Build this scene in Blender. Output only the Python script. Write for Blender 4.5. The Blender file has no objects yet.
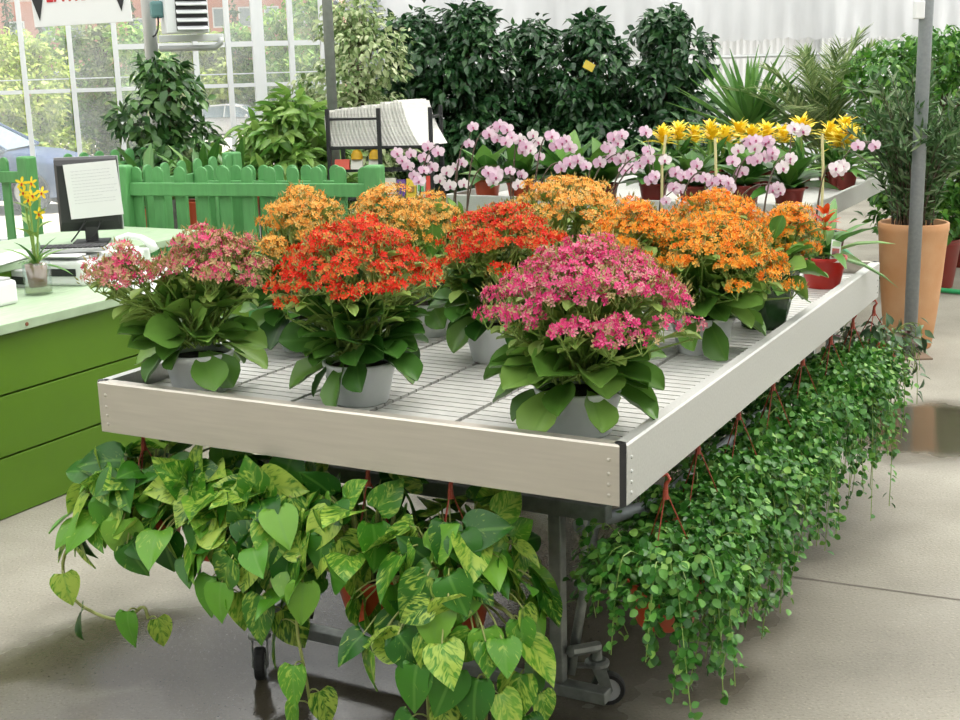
import bpy, math, random
import numpy as np
from mathutils import Vector, Matrix
PI = math.pi
SC = bpy.context.scene
COL = SC.collection
rng = np.random.default_rng(7)
random.seed(7)

# ------------------------------------------------------------------ camera
FOC, PITCH, ROLL, HC = 1302.13, 0.2292, -0.0268, 1.5409
_c, _s = math.cos(PITCH), math.sin(PITCH)
_cr, _sr = math.cos(ROLL), math.sin(ROLL)
FWD = np.array([0, _c, -_s])
_up = np.array([0, _s, _c])
_ri = np.array([1.0, 0, 0])
RIGHT = _cr * _ri + _sr * _up
UP = -_sr * _ri + _cr * _up
cd = bpy.data.cameras.new('camera')
cam = bpy.data.objects.new('camera', cd)
COL.objects.link(cam)
cd.sensor_width = 36
cd.lens = FOC / 960 * 36
cd.clip_end = 500
cd.clip_start = 0.05
mw = Matrix.Identity(4)
for i in range(3):
    mw[i][0], mw[i][1], mw[i][2] = RIGHT[i], UP[i], -FWD[i]
mw[2][3] = HC
cam.matrix_world = mw
SC.camera = cam


def P(px, py, Y=None, z=None):
    """a measured direction of the photograph, met with a depth Y or a height z"""
    d = FWD * FOC + RIGHT * (px - 480) + UP * (360 - py)
    t = (z - HC) / d[2] if z is not None else Y / d[1]
    return np.array([0, 0, HC]) + d * t


# ------------------------------------------------------------------ mesh helpers
class MB:
    def __init__(s):
        s.v, s.f, s.uv, s.mi, s.n = [], [], [], [], 0

    def add(s, V, F, uv=None, mi=0):
        V = np.asarray(V, float)
        s.v.append(V)
        s.uv.append(np.zeros((len(V), 2)) if uv is None else np.asarray(uv, float))
        o = s.n
        s.f.extend([tuple(i + o for i in f) for f in F])
        s.mi.extend([mi] * len(F))
        s.n += len(V)
        return s

    def addn(s, V, F, uv, mi=0):
        """V (N,k,3) instances of one template"""
        N, k = V.shape[:2]
        if N == 0:
            return s
        base = s.n + np.arange(N) * k
        s.v.append(V.reshape(-1, 3))
        s.uv.append(np.tile(uv, (N, 1)))
        for f in F:
            arr = base[:, None] + np.array(f)[None, :]
            s.f.extend(map(tuple, arr.tolist()))
        s.mi.extend([mi] * (N * len(F)))
        s.n += N * k
        return s

    def box(s, c, size, rot=None, mi=0):
        x, y, z = np.array(size) / 2
        V = np.array([[a, b, d] for a in (-x, x) for b in (-y, y) for d in (-z, z)])
        if rot is not None:
            V = V @ np.array(rot).T
        F = [(0, 1, 3, 2), (4, 6, 7, 5), (0, 4, 5, 1), (2, 3, 7, 6), (0, 2, 6, 4), (1, 5, 7, 3)]
        return s.add(V + np.array(c), F, None, mi)

    def tube(s, pts, r, n=8, mi=0, cap=True):
        pts = np.asarray(pts, float)
        m = len(pts)
        r = np.broadcast_to(np.asarray(r, float), (m,))
        T = np.gradient(pts, axis=0)
        T /= np.linalg.norm(T, axis=1)[:, None] + 1e-12
        a = np.array([0, 0, 1.0]) if abs(T[0][2]) < .9 else np.array([1.0, 0, 0])
        V = []
        x = np.cross(a, T[0]); x /= np.linalg.norm(x)
        for i in range(m):
            x = x - T[i] * (x @ T[i]); x /= np.linalg.norm(x) + 1e-12
            y = np.cross(T[i], x)
            for k in range(n):
                an = 2 * PI * k / n
                V.append(pts[i] + r[i] * (math.cos(an) * x + math.sin(an) * y))
        F = []
        for i in range(m - 1):
            for k in range(n):
                k2 = (k + 1) % n
                F.append((i * n + k, i * n + k2, (i + 1) * n + k2, (i + 1) * n + k))
        if cap:
            F.append(tuple(range(n - 1, -1, -1)))
            F.append(tuple((m - 1) * n + k for k in range(n)))
        return s.add(V, F, None, mi)

    def lathe(s, prof, n=24, c=(0, 0, 0), mi=0, cap=False):
        V = []; F = []
        for (r, z) in prof:
            for k in range(n):
                a = 2 * PI * k / n
                V.append((c[0] + r * math.cos(a), c[1] + r * math.sin(a), c[2] + z))
        for i in range(len(prof) - 1):
            for k in range(n):
                k2 = (k + 1) % n
                F.append((i * n + k, i * n + k2, (i + 1) * n + k2, (i + 1) * n + k))
        if cap:
            F.append(tuple(range(n - 1, -1, -1)))
            F.append(tuple((len(prof) - 1) * n + k for k in range(n)))
        return s.add(V, F, None, mi)

    def prism(s, poly, h, fr=None, mi=0):
        """poly in local xy, extruded 0..h along local z; fr = (origin, X, Y, Z)"""
        n = len(poly)
        V = np.array([(p[0], p[1], 0) for p in poly] + [(p[0], p[1], h) for p in poly], float)
        if fr is not None:
            o, X, Y, Z = [np.asarray(q, float) for q in fr]
            V = o + V[:, :1] * X + V[:, 1:2] * Y + V[:, 2:3] * Z
        F = [tuple(range(n - 1, -1, -1)), tuple(range(n, 2 * n))]
        for k in range(n):
            k2 = (k + 1) % n
            F.append((k, k2, n + k2, n + k))
        return s.add(V, F, None, mi)

    def build(s, name, mat, parent=None, smooth=False, bevel=0, seg=2, loc=None, rotz=None):
        me = bpy.data.meshes.new(name)
        V = np.concatenate(s.v) if s.v else np.zeros((0, 3))
        UV = np.concatenate(s.uv) if s.uv else np.zeros((0, 2))
        me.from_pydata(V.tolist(), [], s.f)
        ul = me.uv_layers.new(name='UVMap')
        li = np.empty(len(me.loops), dtype=np.int32)
        me.loops.foreach_get('vertex_index', li)
        ul.data.foreach_set('uv', UV[li].astype(np.float32).ravel())
        mats = mat if isinstance(mat, (list, tuple)) else [mat]
        for m in mats:
            me.materials.append(m)
        if len(mats) > 1:
            me.polygons.foreach_set('material_index', np.array(s.mi, dtype=np.int32))
        if smooth:
            me.polygons.foreach_set('use_smooth', np.ones(len(me.polygons), dtype=bool))
        me.update()
        o = bpy.data.objects.new(name, me)
        COL.objects.link(o)
        if parent is not None:
            o.parent = parent
        if loc is not None:
            o.location = loc
        if rotz is not None:
            o.rotation_euler = (0, 0, rotz)
        if bevel:
            b = o.modifiers.new('bevel', 'BEVEL')
            b.width = bevel; b.segments = seg; b.limit_method = 'ANGLE'; b.angle_limit = .6
        if smooth == 'angle' or (bevel and smooth):
            me.polygons.foreach_set('use_smooth', np.ones(len(me.polygons), dtype=bool))
        return o


def tag(o, label, cat, group=None, kind=None):
    o['label'] = label; o['category'] = cat
    if group: o['group'] = group
    if kind: o['kind'] = kind
    return o


def thing(name, label, cat, loc=(0, 0, 0), rotz=0, group=None):
    o = bpy.data.objects.new(name, None)
    COL.objects.link(o)
    o.empty_display_size = .1
    o.location = tuple(float(q) for q in loc)
    o.rotation_euler = (0, 0, rotz)
    return tag(o, label, cat, group)


def struct(o):
    o['kind'] = 'structure'
    return o


def copy_tree(o, parent=None):
    c = o.copy(); COL.objects.link(c)
    if parent is not None: c.parent = parent
    for ch in list(o.children): copy_tree(ch, c)
    return c


def rot(ax, a):
    return np.array(Matrix.Rotation(a, 3, ax))


def nrm(v):
    v = np.asarray(v, float)
    return v / (np.linalg.norm(v, axis=-1, keepdims=True) + 1e-12)


# leaf templates: (V, F, UV); leaf grows along +Y, face up +Z
def leaf_tpl(outline, cup=.15, droop=.25, nx=2, fold=0.0, wav=0.0):
    """outline: list of (y, halfwidth) ; returns grid with 2*nx columns"""
    V = []; UV = []; F = []
    cols = 2 * nx + 1
    for (y, w) in outline:
        for c in range(cols):
            t = (c - nx) / nx
            V.append((w * t, y, cup * w * t * t * 1.0 + fold * abs(t) * w - droop * y * y + wav * math.sin(y * 17 + t * 2) * abs(t)))
            UV.append((.5 + .5 * t * min(1, w / max(q[1] for q in outline)), y))
    for r in range(len(outline) - 1):
        for c in range(cols - 1):
            a = r * cols + c
            F.append((a, a + 1, a + cols + 1, a + cols))
    return np.array(V), F, np.array(UV)


def put(mb, tpl, pos, d, up, sc, wsc=1.0, mi=0):
    """vectorised placing of leaves"""
    V, F, UV = tpl
    pos = np.atleast_2d(pos); N = len(pos)
    if N == 0: return
    y = nrm(np.broadcast_to(d, (N, 3)))
    u = np.broadcast_to(up, (N, 3))
    x = np.cross(y, u)
    bad = np.linalg.norm(x, axis=1) < 1e-3
    if bad.any(): x[bad] = np.cross(y[bad], np.array([1.0, .3, 0]))
    x = nrm(x); z = np.cross(x, y)
    sc = np.broadcast_to(np.asarray(sc, float), (N,))[:, None, None]
    wsc = np.broadcast_to(np.asarray(wsc, float), (N,))[:, None, None]
    W = pos[:, None, :] + sc * (V[None, :, 0:1] * wsc * x[:, None, :] + V[None, :, 1:2] * y[:, None, :] + V[None, :, 2:3] * z[:, None, :])
    mb.addn(W, F, UV, mi)


def ru(a, b, n=None):
    return rng.uniform(a, b, n)


def rdir(n, zlo=-1, zhi=1):
    z = ru(zlo, zhi, n); a = ru(0, 2 * PI, n); r = np.sqrt(np.maximum(0, 1 - z * z))
    return np.stack([r * np.cos(a), r * np.sin(a), z], -1)


def bez(a, b, c, n=8):
    t = np.linspace(0, 1, n)[:, None]
    a, b, c = [np.asarray(q, float) for q in (a, b, c)]
    return (1 - t) ** 2 * a + 2 * t * (1 - t) * b + t * t * c


# ------------------------------------------------------------------ materials
def mat(name):
    m = bpy.data.materials.new(name); m.use_nodes = True
    nt = m.node_tree
    b = nt.nodes['Principled BSDF']
    return m, nt, b


def pm(name, col, rough=.5, metal=0, spec=.5, noise=0, nscale=20, bump=0, bscale=200, stretch=None, trans=0, alpha=1, col2=None):
    m, nt, b = mat(name)
    L = nt.links
    b.inputs['Base Color'].default_value = (*col, 1)
    b.inputs['Roughness'].default_value = rough
    b.inputs['Metallic'].default_value = metal
    b.inputs['Specular IOR Level'].default_value = spec
    if noise or bump:
        tc = nt.nodes.new('ShaderNodeTexCoord'); mp = nt.nodes.new('ShaderNodeMapping')
        L.new(tc.outputs['Object'], mp.inputs['Vector'])
        if stretch: mp.inputs['Scale'].default_value = stretch
    if noise:
        n = nt.nodes.new('ShaderNodeTexNoise'); n.inputs['Scale'].default_value = nscale; n.inputs['Detail'].default_value = 6
        L.new(mp.outputs[0], n.inputs['Vector'])
        r = nt.nodes.new('ShaderNodeValToRGB')
        r.color_ramp.elements[0].position = .3; r.color_ramp.elements[1].position = .7
        c2 = col2 or tuple(q * (1 - noise) for q in col)
        r.color_ramp.elements[0].color = (*c2, 1); r.color_ramp.elements[1].color = (*col, 1)
        L.new(n.outputs['Fac'], r.inputs[0]); L.new(r.outputs[0], b.inputs['Base Color'])
    if bump:
        n2 = nt.nodes.new('ShaderNodeTexNoise'); n2.inputs['Scale'].default_value = bscale; n2.inputs['Detail'].default_value = 4
        L.new(mp.outputs[0], n2.inputs['Vector'])
        bp = nt.nodes.new('ShaderNodeBump'); bp.inputs['Strength'].default_value = bump; bp.inputs['Distance'].default_value = .01
        L.new(n2.outputs['Fac'], bp.inputs['Height']); L.new(bp.outputs[0], b.inputs['Normal'])
    if trans:
        t = nt.nodes.new('ShaderNodeBsdfTranslucent'); t.inputs[0].default_value = (*col, 1)
        mx = nt.nodes.new('ShaderNodeMixShader'); mx.inputs[0].default_value = trans
        out = nt.nodes['Material Output']
        L.new(b.outputs[0], mx.inputs[1]); L.new(t.outputs[0], mx.inputs[2]); L.new(mx.outputs[0], out.inputs[0])
    return m


def ramp(nt, stops, interp='LINEAR'):
    r = nt.nodes.new('ShaderNodeValToRGB'); cr = r.color_ramp; cr.interpolation = interp
    while len(cr.elements) < len(stops): cr.elements.new(.5)
    for e, (p, c) in zip(cr.elements, stops):
        e.position = p; e.color = (*c, 1)
    return r


def leafm(name, stops, trans=.3, rough=.4, spec=.4, midrib=None, interp='LINEAR', varieg=None):
    """colour varies leaf by leaf; midrib = colour of the central vein; varieg = (colour, threshold)"""
    m, nt, b = mat(name); L = nt.links
    g = nt.nodes.new('ShaderNodeNewGeometry')
    r = ramp(nt, stops, interp)
    L.new(g.outputs['Random Per Island'], r.inputs[0])
    c = r.outputs[0]
    uv = nt.nodes.new('ShaderNodeUVMap'); sx = nt.nodes.new('ShaderNodeSeparateXYZ')
    L.new(uv.outputs[0], sx.inputs[0])
    if varieg or midrib:
        ab = nt.nodes.new('ShaderNodeMath'); ab.operation = 'SUBTRACT'; ab.inputs[1].default_value = .5
        L.new(sx.outputs[0], ab.inputs[0])
        aa = nt.nodes.new('ShaderNodeMath'); aa.operation = 'ABSOLUTE'; L.new(ab.outputs[0], aa.inputs[0])
    if varieg:
        # marbling that runs from the midrib obliquely to the margin
        k = nt.nodes.new('ShaderNodeMath'); k.operation = 'MULTIPLY_ADD'; k.inputs[1].default_value = -1.1
        L.new(aa.outputs[0], k.inputs[0]); L.new(sx.outputs[1], k.inputs[2])
        cb = nt.nodes.new('ShaderNodeCombineXYZ')
        k1 = nt.nodes.new('ShaderNodeMath'); k1.operation = 'MULTIPLY'; k1.inputs[1].default_value = 6
        L.new(k.outputs[0], k1.inputs[0])
        k2 = nt.nodes.new('ShaderNodeMath'); k2.operation = 'MULTIPLY'; k2.inputs[1].default_value = 4.6
        L.new(sx.outputs[0], k2.inputs[0])
        k3 = nt.nodes.new('ShaderNodeMath'); k3.operation = 'MULTIPLY'; k3.inputs[1].default_value = 50
        L.new(g.outputs['Random Per Island'], k3.inputs[0])
        L.new(k1.outputs[0], cb.inputs[0]); L.new(k2.outputs[0], cb.inputs[1]); L.new(k3.outputs[0], cb.inputs[2])
        n = nt.nodes.new('ShaderNodeTexNoise'); n.inputs['Scale'].default_value = 1.1; n.inputs['Detail'].default_value = 5
        n.inputs['Distortion'].default_value = 1.1
        L.new(cb.outputs[0], n.inputs['Vector'])
        # threshold differs from leaf to leaf
        th = nt.nodes.new('ShaderNodeMath'); th.operation = 'MULTIPLY_ADD'; th.inputs[1].default_value = 7.31; th.inputs[2].default_value = 0
        L.new(g.outputs['Random Per Island'], th.inputs[0])
        fr = nt.nodes.new('ShaderNodeMath'); fr.operation = 'FRACT'; L.new(th.outputs[0], fr.inputs[0])
        sh = nt.nodes.new('ShaderNodeMath'); sh.operation = 'MULTIPLY_ADD'; sh.inputs[1].default_value = .36; sh.inputs[2].default_value = -.20
        L.new(fr.outputs[0], sh.inputs[0])
        ad = nt.nodes.new('ShaderNodeMath'); ad.operation = 'ADD'
        L.new(n.outputs['Fac'], ad.inputs[0]); L.new(sh.outputs[0], ad.inputs[1])
        mr = nt.nodes.new('ShaderNodeMapRange'); mr.inputs[1].default_value = varieg[1]; mr.inputs[2].default_value = varieg[1] + .17
        L.new(ad.outputs[0], mr.inputs[0])
        mx = nt.nodes.new('ShaderNodeMix'); mx.data_type = 'RGBA'
        L.new(mr.outputs[0], mx.inputs['Factor']); L.new(c, mx.inputs['A']); mx.inputs['B'].default_value = (*varieg[0], 1)
        c = mx.outputs['Result']
    if midrib:
        mr = nt.nodes.new('ShaderNodeMapRange'); mr.inputs[1].default_value = .015; mr.inputs[2].default_value = .05
        mr.inputs[3].default_value = .4; mr.inputs[4].default_value = 0
        L.new(aa.outputs[0], mr.inputs[0])
        mx = nt.nodes.new('ShaderNodeMix'); mx.data_type = 'RGBA'
        L.new(mr.outputs[0], mx.inputs['Factor']); L.new(c, mx.inputs['A']); mx.inputs['B'].default_value = (*midrib, 1)
        c = mx.outputs['Result']
    L.new(c, b.inputs['Base Color'])
    b.inputs['Roughness'].default_value = rough
    b.inputs['Specular IOR Level'].default_value = spec
    t = nt.nodes.new('ShaderNodeBsdfTranslucent'); L.new(c, t.inputs[0])
    ms = nt.nodes.new('ShaderNodeMixShader'); ms.inputs[0].default_value = trans
    out = nt.nodes['Material Output']
    L.new(b.outputs[0], ms.inputs[1]); L.new(t.outputs[0], ms.inputs[2]); L.new(ms.outputs[0], out.inputs[0])
    return m


M = {}
M['alu'] = pm('brushed_aluminium', (.58, .545, .48), .45, .75, noise=.10, nscale=6, bump=.05, bscale=60, stretch=(1, 1, 14))
M['alu_side'] = pm('speckled_galvanised_aluminium', (.54, .545, .52), .5, .55, noise=.13, nscale=160)
M['slat'] = pm('pale_metal_slats', (.62, .62, .59), .5, .35, noise=.12, nscale=30)
M['steel'] = pm('galvanised_steel', (.30, .32, .30), .5, .7, noise=.3, nscale=40)
M['pole'] = pm('grey_painted_steel', (.33, .36, .38), .5, .3, noise=.15, nscale=60)
M['pole_dark'] = pm('weathered_steel', (.22, .24, .22), .5, .3, noise=.2, nscale=30)
M['black'] = pm('black_plastic', (.018, .018, .02), .45)
M['rubber'] = pm('black_rubber', (.02, .02, .02), .7)
M['pot_white'] = pm('pale_grey_plastic', (.80, .83, .84), .4, noise=.08, nscale=20)
M['pot_red'] = pm('red_plastic', (.48, .02, .012), .35)
M['pot_terra'] = pm('orange_red_plastic', (.50, .075, .025), .4)
M['pot_brown'] = pm('brown_red_plastic', (.22, .025, .018), .4)
M['pot_dark'] = pm('dark_purple_plastic', (.03, .012, .03), .25)
M['sleeve'] = pm('dark_green_plastic_wrap', (.035, .09, .03), .15, noise=.4, nscale=25, bump=.4, bscale=40)
M['terracotta'] = pm('terracotta', (.50, .235, .095), .75, noise=.16, nscale=5, bump=.1, bscale=80, col2=(.58, .34, .18))
M['soil'] = pm('potting_soil', (.03, .02, .012), .95, bump=.8, bscale=120)
M['fence'] = pm('green_painted_wood', (.10, .32, .10), .55, noise=.18, nscale=8, stretch=(6, 6, 1))
M['counter'] = pm('olive_green_panel', (.085, .19, .004), .5, noise=.12, nscale=3)
M['countertop'] = pm('pale_green_painted_wood', (.40, .53, .35), .5, noise=.22, nscale=14, stretch=(6, 1, 1))
M['white'] = pm('white_plastic', (.75, .76, .76), .4)
M['paper'] = pm('white_paper', (.85, .85, .85), .7, trans=.2)
M['grey'] = pm('grey_plastic', (.42, .43, .43), .5)
M['ink'] = pm('grey_ink', (.32, .32, .36), .7)
M['wire_red'] = pm('red_brown_wire', (.32, .05, .025), .5)
M['hose'] = pm('green_hose', (.03, .34, .12), .4)
M['bark'] = pm('bark', (.12, .085, .05), .85, noise=.4, nscale=30)
M['stem'] = pm('green_stem', (.24, .36, .08), .5, trans=.1)
M['vine'] = pm('vine_stem', (.30, .34, .10), .5)
M['stem_dark'] = pm('dark_stem', (.09, .06, .04), .5)
M['frame_white'] = pm('white_painted_frame', (.74, .77, .78), .45)
M['rail'] = pm('pale_metal_rail', (.5, .52, .52), .4, .4)
M['stake'] = pm('pale_yellow_stake', (.60, .54, .27), .6)

# kalanchoe colours
PINK = [(0, (.50, .015, .13)), (.35, (.68, .05, .20)), (.62, (.78, .16, .32)), (.8, (.60, .30, .28)), (1, (.42, .34, .14))]
PINK2 = [(0, (.60, .03, .13)), (.3, (.70, .10, .22)), (.5, (.66, .26, .26)), (.75, (.52, .33, .18)), (1, (.40, .36, .14))]
RED = [(0, (.52, .012, .006)), (.45, (.72, .03, .012)), (.72, (.76, .10, .025)), (1, (.48, .28, .06))]
ORANGE = [(0, (.76, .15, .012)), (.35, (.86, .29, .02)), (.7, (.88, .42, .05)), (1, (.62, .42, .11))]
PALE = [(0, (.76, .26, .04)), (.35, (.82, .40, .07)), (.75, (.84, .52, .14)), (1, (.62, .46, .17))]
M['fl_pink'] = leafm('pink_petals', PINK, .25, .5, .2)
M['fl_pinkold'] = leafm('fading_pink_petals', PINK2, .25, .5, .2)
M['fl_red'] = leafm('red_petals', RED, .25, .5, .2)
M['fl_orange'] = leafm('orange_petals', ORANGE, .3, .5, .2)
M['fl_pale'] = leafm('pale_orange_petals', PALE, .3, .5, .2)
M['bud'] = leafm('olive_buds', [(0, (.22, .27, .05)), (1, (.42, .33, .12))], .2, .5, .3)
M['kal_leaf'] = leafm('fleshy_leaf', [(0, (.06, .16, .022)), (.6, (.125, .27, .045)), (1, (.23, .39, .08))], .15, .36, .35, midrib=(.14, .28, .05))
M['kal_leaf_dark'] = leafm('fleshy_dark_leaf', [(0, (.025, .09, .012)), (.7, (.055, .155, .022)), (1, (.13, .26, .045))], .15, .36, .35, midrib=(.09, .19, .04))
M['pothos'] = leafm('marbled_leaf', [(0, (.02, .11, .010)), (.45, (.05, .20, .014)), (.8, (.11, .32, .025)), (1, (.20, .42, .05))], .22, .3, .38, midrib=(.16, .36, .06), varieg=((.40, .55, .085), .49))
M['fig'] = leafm('small_fig_leaf', [(0, (.018, .10, .010)), (.5, (.05, .19, .022)), (.85, (.12, .31, .05)), (1, (.25, .45, .09))], .22, .38, .38)
M['wander'] = leafm('dark_striped_leaf', [(0, (.03, .07, .03)), (.5, (.08, .16, .07)), (.75, (.16, .25, .14)), (1, (.16, .03, .05))], .15, .35, .5)
M['ficus'] = leafm('dark_ficus_leaf', [(0, (.012, .048, .016)), (.6, (.025, .085, .026)), (1, (.06, .15, .045))], .2, .3, .5)
M['ficus_mid'] = leafm('ficus_leaf', [(0, (.02, .075, .018)), (.6, (.05, .14, .03)), (1, (.12, .24, .06))], .25, .32, .5)
M['ficus_var'] = leafm('cream_edged_leaf', [(0, (.10, .19, .05)), (.45, (.28, .38, .15)), (1, (.66, .70, .45))], .25, .4, .4)
M['bush'] = leafm('bright_bush_leaf', [(0, (.035, .13, .02)), (.6, (.08, .24, .03)), (1, (.19, .38, .06))], .3, .35, .5)
M['palm'] = leafm('palm_leaflet', [(0, (.10, .19, .06)), (.6, (.24, .34, .13)), (1, (.48, .54, .28))], .25, .4, .4)
M['yucca'] = leafm('sword_leaf', [(0, (.06, .18, .04)), (1, (.18, .36, .08))], .25, .35, .5)
M['schef'] = leafm('light_green_leaf', [(0, (.10, .25, .04)), (1, (.28, .44, .10))], .3, .35, .5)
M['strap'] = leafm('strap_leaf', [(0, (.035, .13, .02)), (.6, (.10, .25, .045)), (1, (.20, .36, .08))], .2, .35, .5, midrib=(.14, .26, .08))
M['brom_yellow'] = leafm('yellow_bract', [(0, (.74, .46, .015)), (.4, (.86, .68, .03)), (1, (.90, .80, .15))], .25, .4, .3)
M['brom_red'] = leafm('red_orange_bract', [(0, (.55, .05, .015)), (1, (.72, .16, .03))], .25, .4, .3)
M['orch_pink'] = leafm('pink_orchid_petal', [(0, (.70, .42, .60)), (.4, (.80, .60, .72)), (1, (.86, .76, .80))], .3, .5, .2)
M['orch_white'] = leafm('white_orchid_petal', [(0, (.80, .68, .74)), (1, (.86, .82, .80))], .3, .5, .2)
M['orch_lip'] = leafm('magenta_lip', [(0, (.50, .12, .26)), (1, (.70, .34, .45))], .2, .5, .2)
M['orch_yellow'] = leafm('yellow_orchid_petal', [(0, (.78, .52, .02)), (1, (.85, .66, .05))], .25, .5, .2)
M['tree_out'] = leafm('outdoor_leaf', [(0, (.12, .28, .05)), (.5, (.26, .48, .10)), (1, (.50, .64, .20))], .35, .5, .3)
M['tree_lime'] = leafm('lime_leaf', [(0, (.28, .42, .08)), (.6, (.50, .62, .14)), (1, (.70, .76, .28))], .35, .5, .3)
M['cypress'] = leafm('cypress_leaf', [(0, (.05, .11, .05)), (1, (.10, .18, .08))], .2, .6, .2)
M['dry'] = leafm('grey_twig_leaf', [(0, (.18, .28, .10)), (1, (.44, .52, .24))], .3, .6, .2)

# concrete floor, damp in patches, bench shade painted in
def floor_mat():
    m, nt, b = mat('damp_shaded_concrete'); L = nt.links
    tc = nt.nodes.new('ShaderNodeTexCoord')
    def noise(sc, det=6, dist=0):
        n = nt.nodes.new('ShaderNodeTexNoise'); n.inputs['Scale'].default_value = sc; n.inputs['Detail'].default_value = det
        n.inputs['Distortion'].default_value = dist
        L.new(tc.outputs['Object'], n.inputs['Vector']); return n
    base = ramp(nt, [(.3, (.20, .187, .152)), (.5, (.275, .258, .212)), (.7, (.35, .332, .28))])
    L.new(noise(1.6).outputs['Fac'], base.inputs[0])
    sp = ramp(nt, [(.30, (1.35, 1.33, 1.27)), (.40, (1, 1, 1)), (.58, (1, 1, 1)), (.68, (.74, .72, .68))])
    L.new(noise(130, 3).outputs['Fac'], sp.inputs[0])
    mu = nt.nodes.new('ShaderNodeMix'); mu.data_type = 'RGBA'; mu.blend_type = 'MULTIPLY'; mu.inputs['Factor'].default_value = 1
    L.new(base.outputs[0], mu.inputs['A']); L.new(sp.outputs[0], mu.inputs['B'])
    # damp patches plus painted bench shade: soft ellipses with ragged edges  (cx, cy, rx, ry, rot, strength)
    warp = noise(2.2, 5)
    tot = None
    for (cx, cy, rx, ry, a, st) in WET_SHADE:
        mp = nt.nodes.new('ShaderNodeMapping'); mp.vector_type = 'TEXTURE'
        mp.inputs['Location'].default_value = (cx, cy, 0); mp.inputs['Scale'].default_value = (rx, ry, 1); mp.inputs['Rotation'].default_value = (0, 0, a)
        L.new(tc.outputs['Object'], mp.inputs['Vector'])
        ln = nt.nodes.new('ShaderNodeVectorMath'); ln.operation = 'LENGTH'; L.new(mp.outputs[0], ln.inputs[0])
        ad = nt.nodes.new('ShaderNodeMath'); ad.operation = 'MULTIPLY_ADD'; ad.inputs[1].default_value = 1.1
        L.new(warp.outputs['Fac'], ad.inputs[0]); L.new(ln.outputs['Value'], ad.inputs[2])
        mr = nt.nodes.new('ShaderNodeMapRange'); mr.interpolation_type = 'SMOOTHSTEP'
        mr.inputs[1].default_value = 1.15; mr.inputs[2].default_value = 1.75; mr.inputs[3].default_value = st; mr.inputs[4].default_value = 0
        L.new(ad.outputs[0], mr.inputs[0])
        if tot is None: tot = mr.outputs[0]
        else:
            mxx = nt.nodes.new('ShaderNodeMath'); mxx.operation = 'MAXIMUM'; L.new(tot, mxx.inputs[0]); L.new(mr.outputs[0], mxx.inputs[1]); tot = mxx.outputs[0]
    wet_shade = nt.nodes.new('ShaderNodeMix'); wet_shade.data_type = 'RGBA'; wet_shade.blend_type = 'MULTIPLY'
    L.new(tot, wet_shade.inputs['Factor']); L.new(mu.outputs['Result'], wet_shade.inputs['A']); wet_shade.inputs['B'].default_value = (.26, .24, .205, 1)
    L.new(wet_shade.outputs['Result'], b.inputs['Base Color'])
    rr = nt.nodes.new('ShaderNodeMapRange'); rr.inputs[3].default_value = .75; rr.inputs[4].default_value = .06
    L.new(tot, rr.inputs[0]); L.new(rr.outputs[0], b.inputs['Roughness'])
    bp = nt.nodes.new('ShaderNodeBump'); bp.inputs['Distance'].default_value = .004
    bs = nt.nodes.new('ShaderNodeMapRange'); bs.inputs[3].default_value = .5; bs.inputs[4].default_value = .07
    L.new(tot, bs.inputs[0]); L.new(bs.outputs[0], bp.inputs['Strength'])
    L.new(noise(110, 3).outputs['Fac'], bp.inputs['Height']); L.new(bp.outputs[0], b.inputs['Normal'])
    return m


def glass_mat(name, haze, tint=(1, 1, 1), gl=.05, hazecol=(.9, .93, .95)):
    m = bpy.data.materials.new(name); m.use_nodes = True; nt = m.node_tree; L = nt.links
    for n in list(nt.nodes):
        if n.type != 'OUTPUT_MATERIAL': nt.nodes.remove(n)
    out = nt.nodes['Material Output']
    tr = nt.nodes.new('ShaderNodeBsdfTransparent'); tr.inputs[0].default_value = (*tint, 1)
    tl = nt.nodes.new('ShaderNodeBsdfTranslucent'); tl.inputs[0].default_value = (*hazecol, 1)
    gb = nt.nodes.new('ShaderNodeBsdfGlossy'); gb.inputs['Roughness'].default_value = .03
    m1 = nt.nodes.new('ShaderNodeMixShader'); m2 = nt.nodes.new('ShaderNodeMixShader')
    tc = nt.nodes.new('ShaderNodeTexCoord'); n = nt.nodes.new('ShaderNodeTexNoise'); n.inputs['Scale'].default_value = 3; n.inputs['Detail'].default_value = 6
    L.new(tc.outputs['Object'], n.inputs['Vector'])
    mr = nt.nodes.new('ShaderNodeMapRange'); mr.inputs[1].default_value = .3; mr.inputs[2].default_value = .7
    mr.inputs[3].default_value = haze * .6; mr.inputs[4].default_value = haze * 1.4
    L.new(n.outputs['Fac'], mr.inputs[0]); L.new(mr.outputs[0], m1.inputs[0])
    L.new(tr.outputs[0], m1.inputs[1]); L.new(tl.outputs[0], m1.inputs[2])
    m2.inputs[0].default_value = gl
    L.new(m1.outputs[0], m2.inputs[1]); L.new(gb.outputs[0], m2.inputs[2]); L.new(m2.outputs[0], out.inputs[0])
    return m


M['pane'] = glass_mat('dusty_glass', .12, (1, 1, 1), .05, (.90, .97, 1.0))
M['vase'] = glass_mat('clear_glass', .06, (.93, .96, .95), .12)
M['water'] = glass_mat('water', .12, (.85, .86, .70), .08, (.7, .7, .45))

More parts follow.
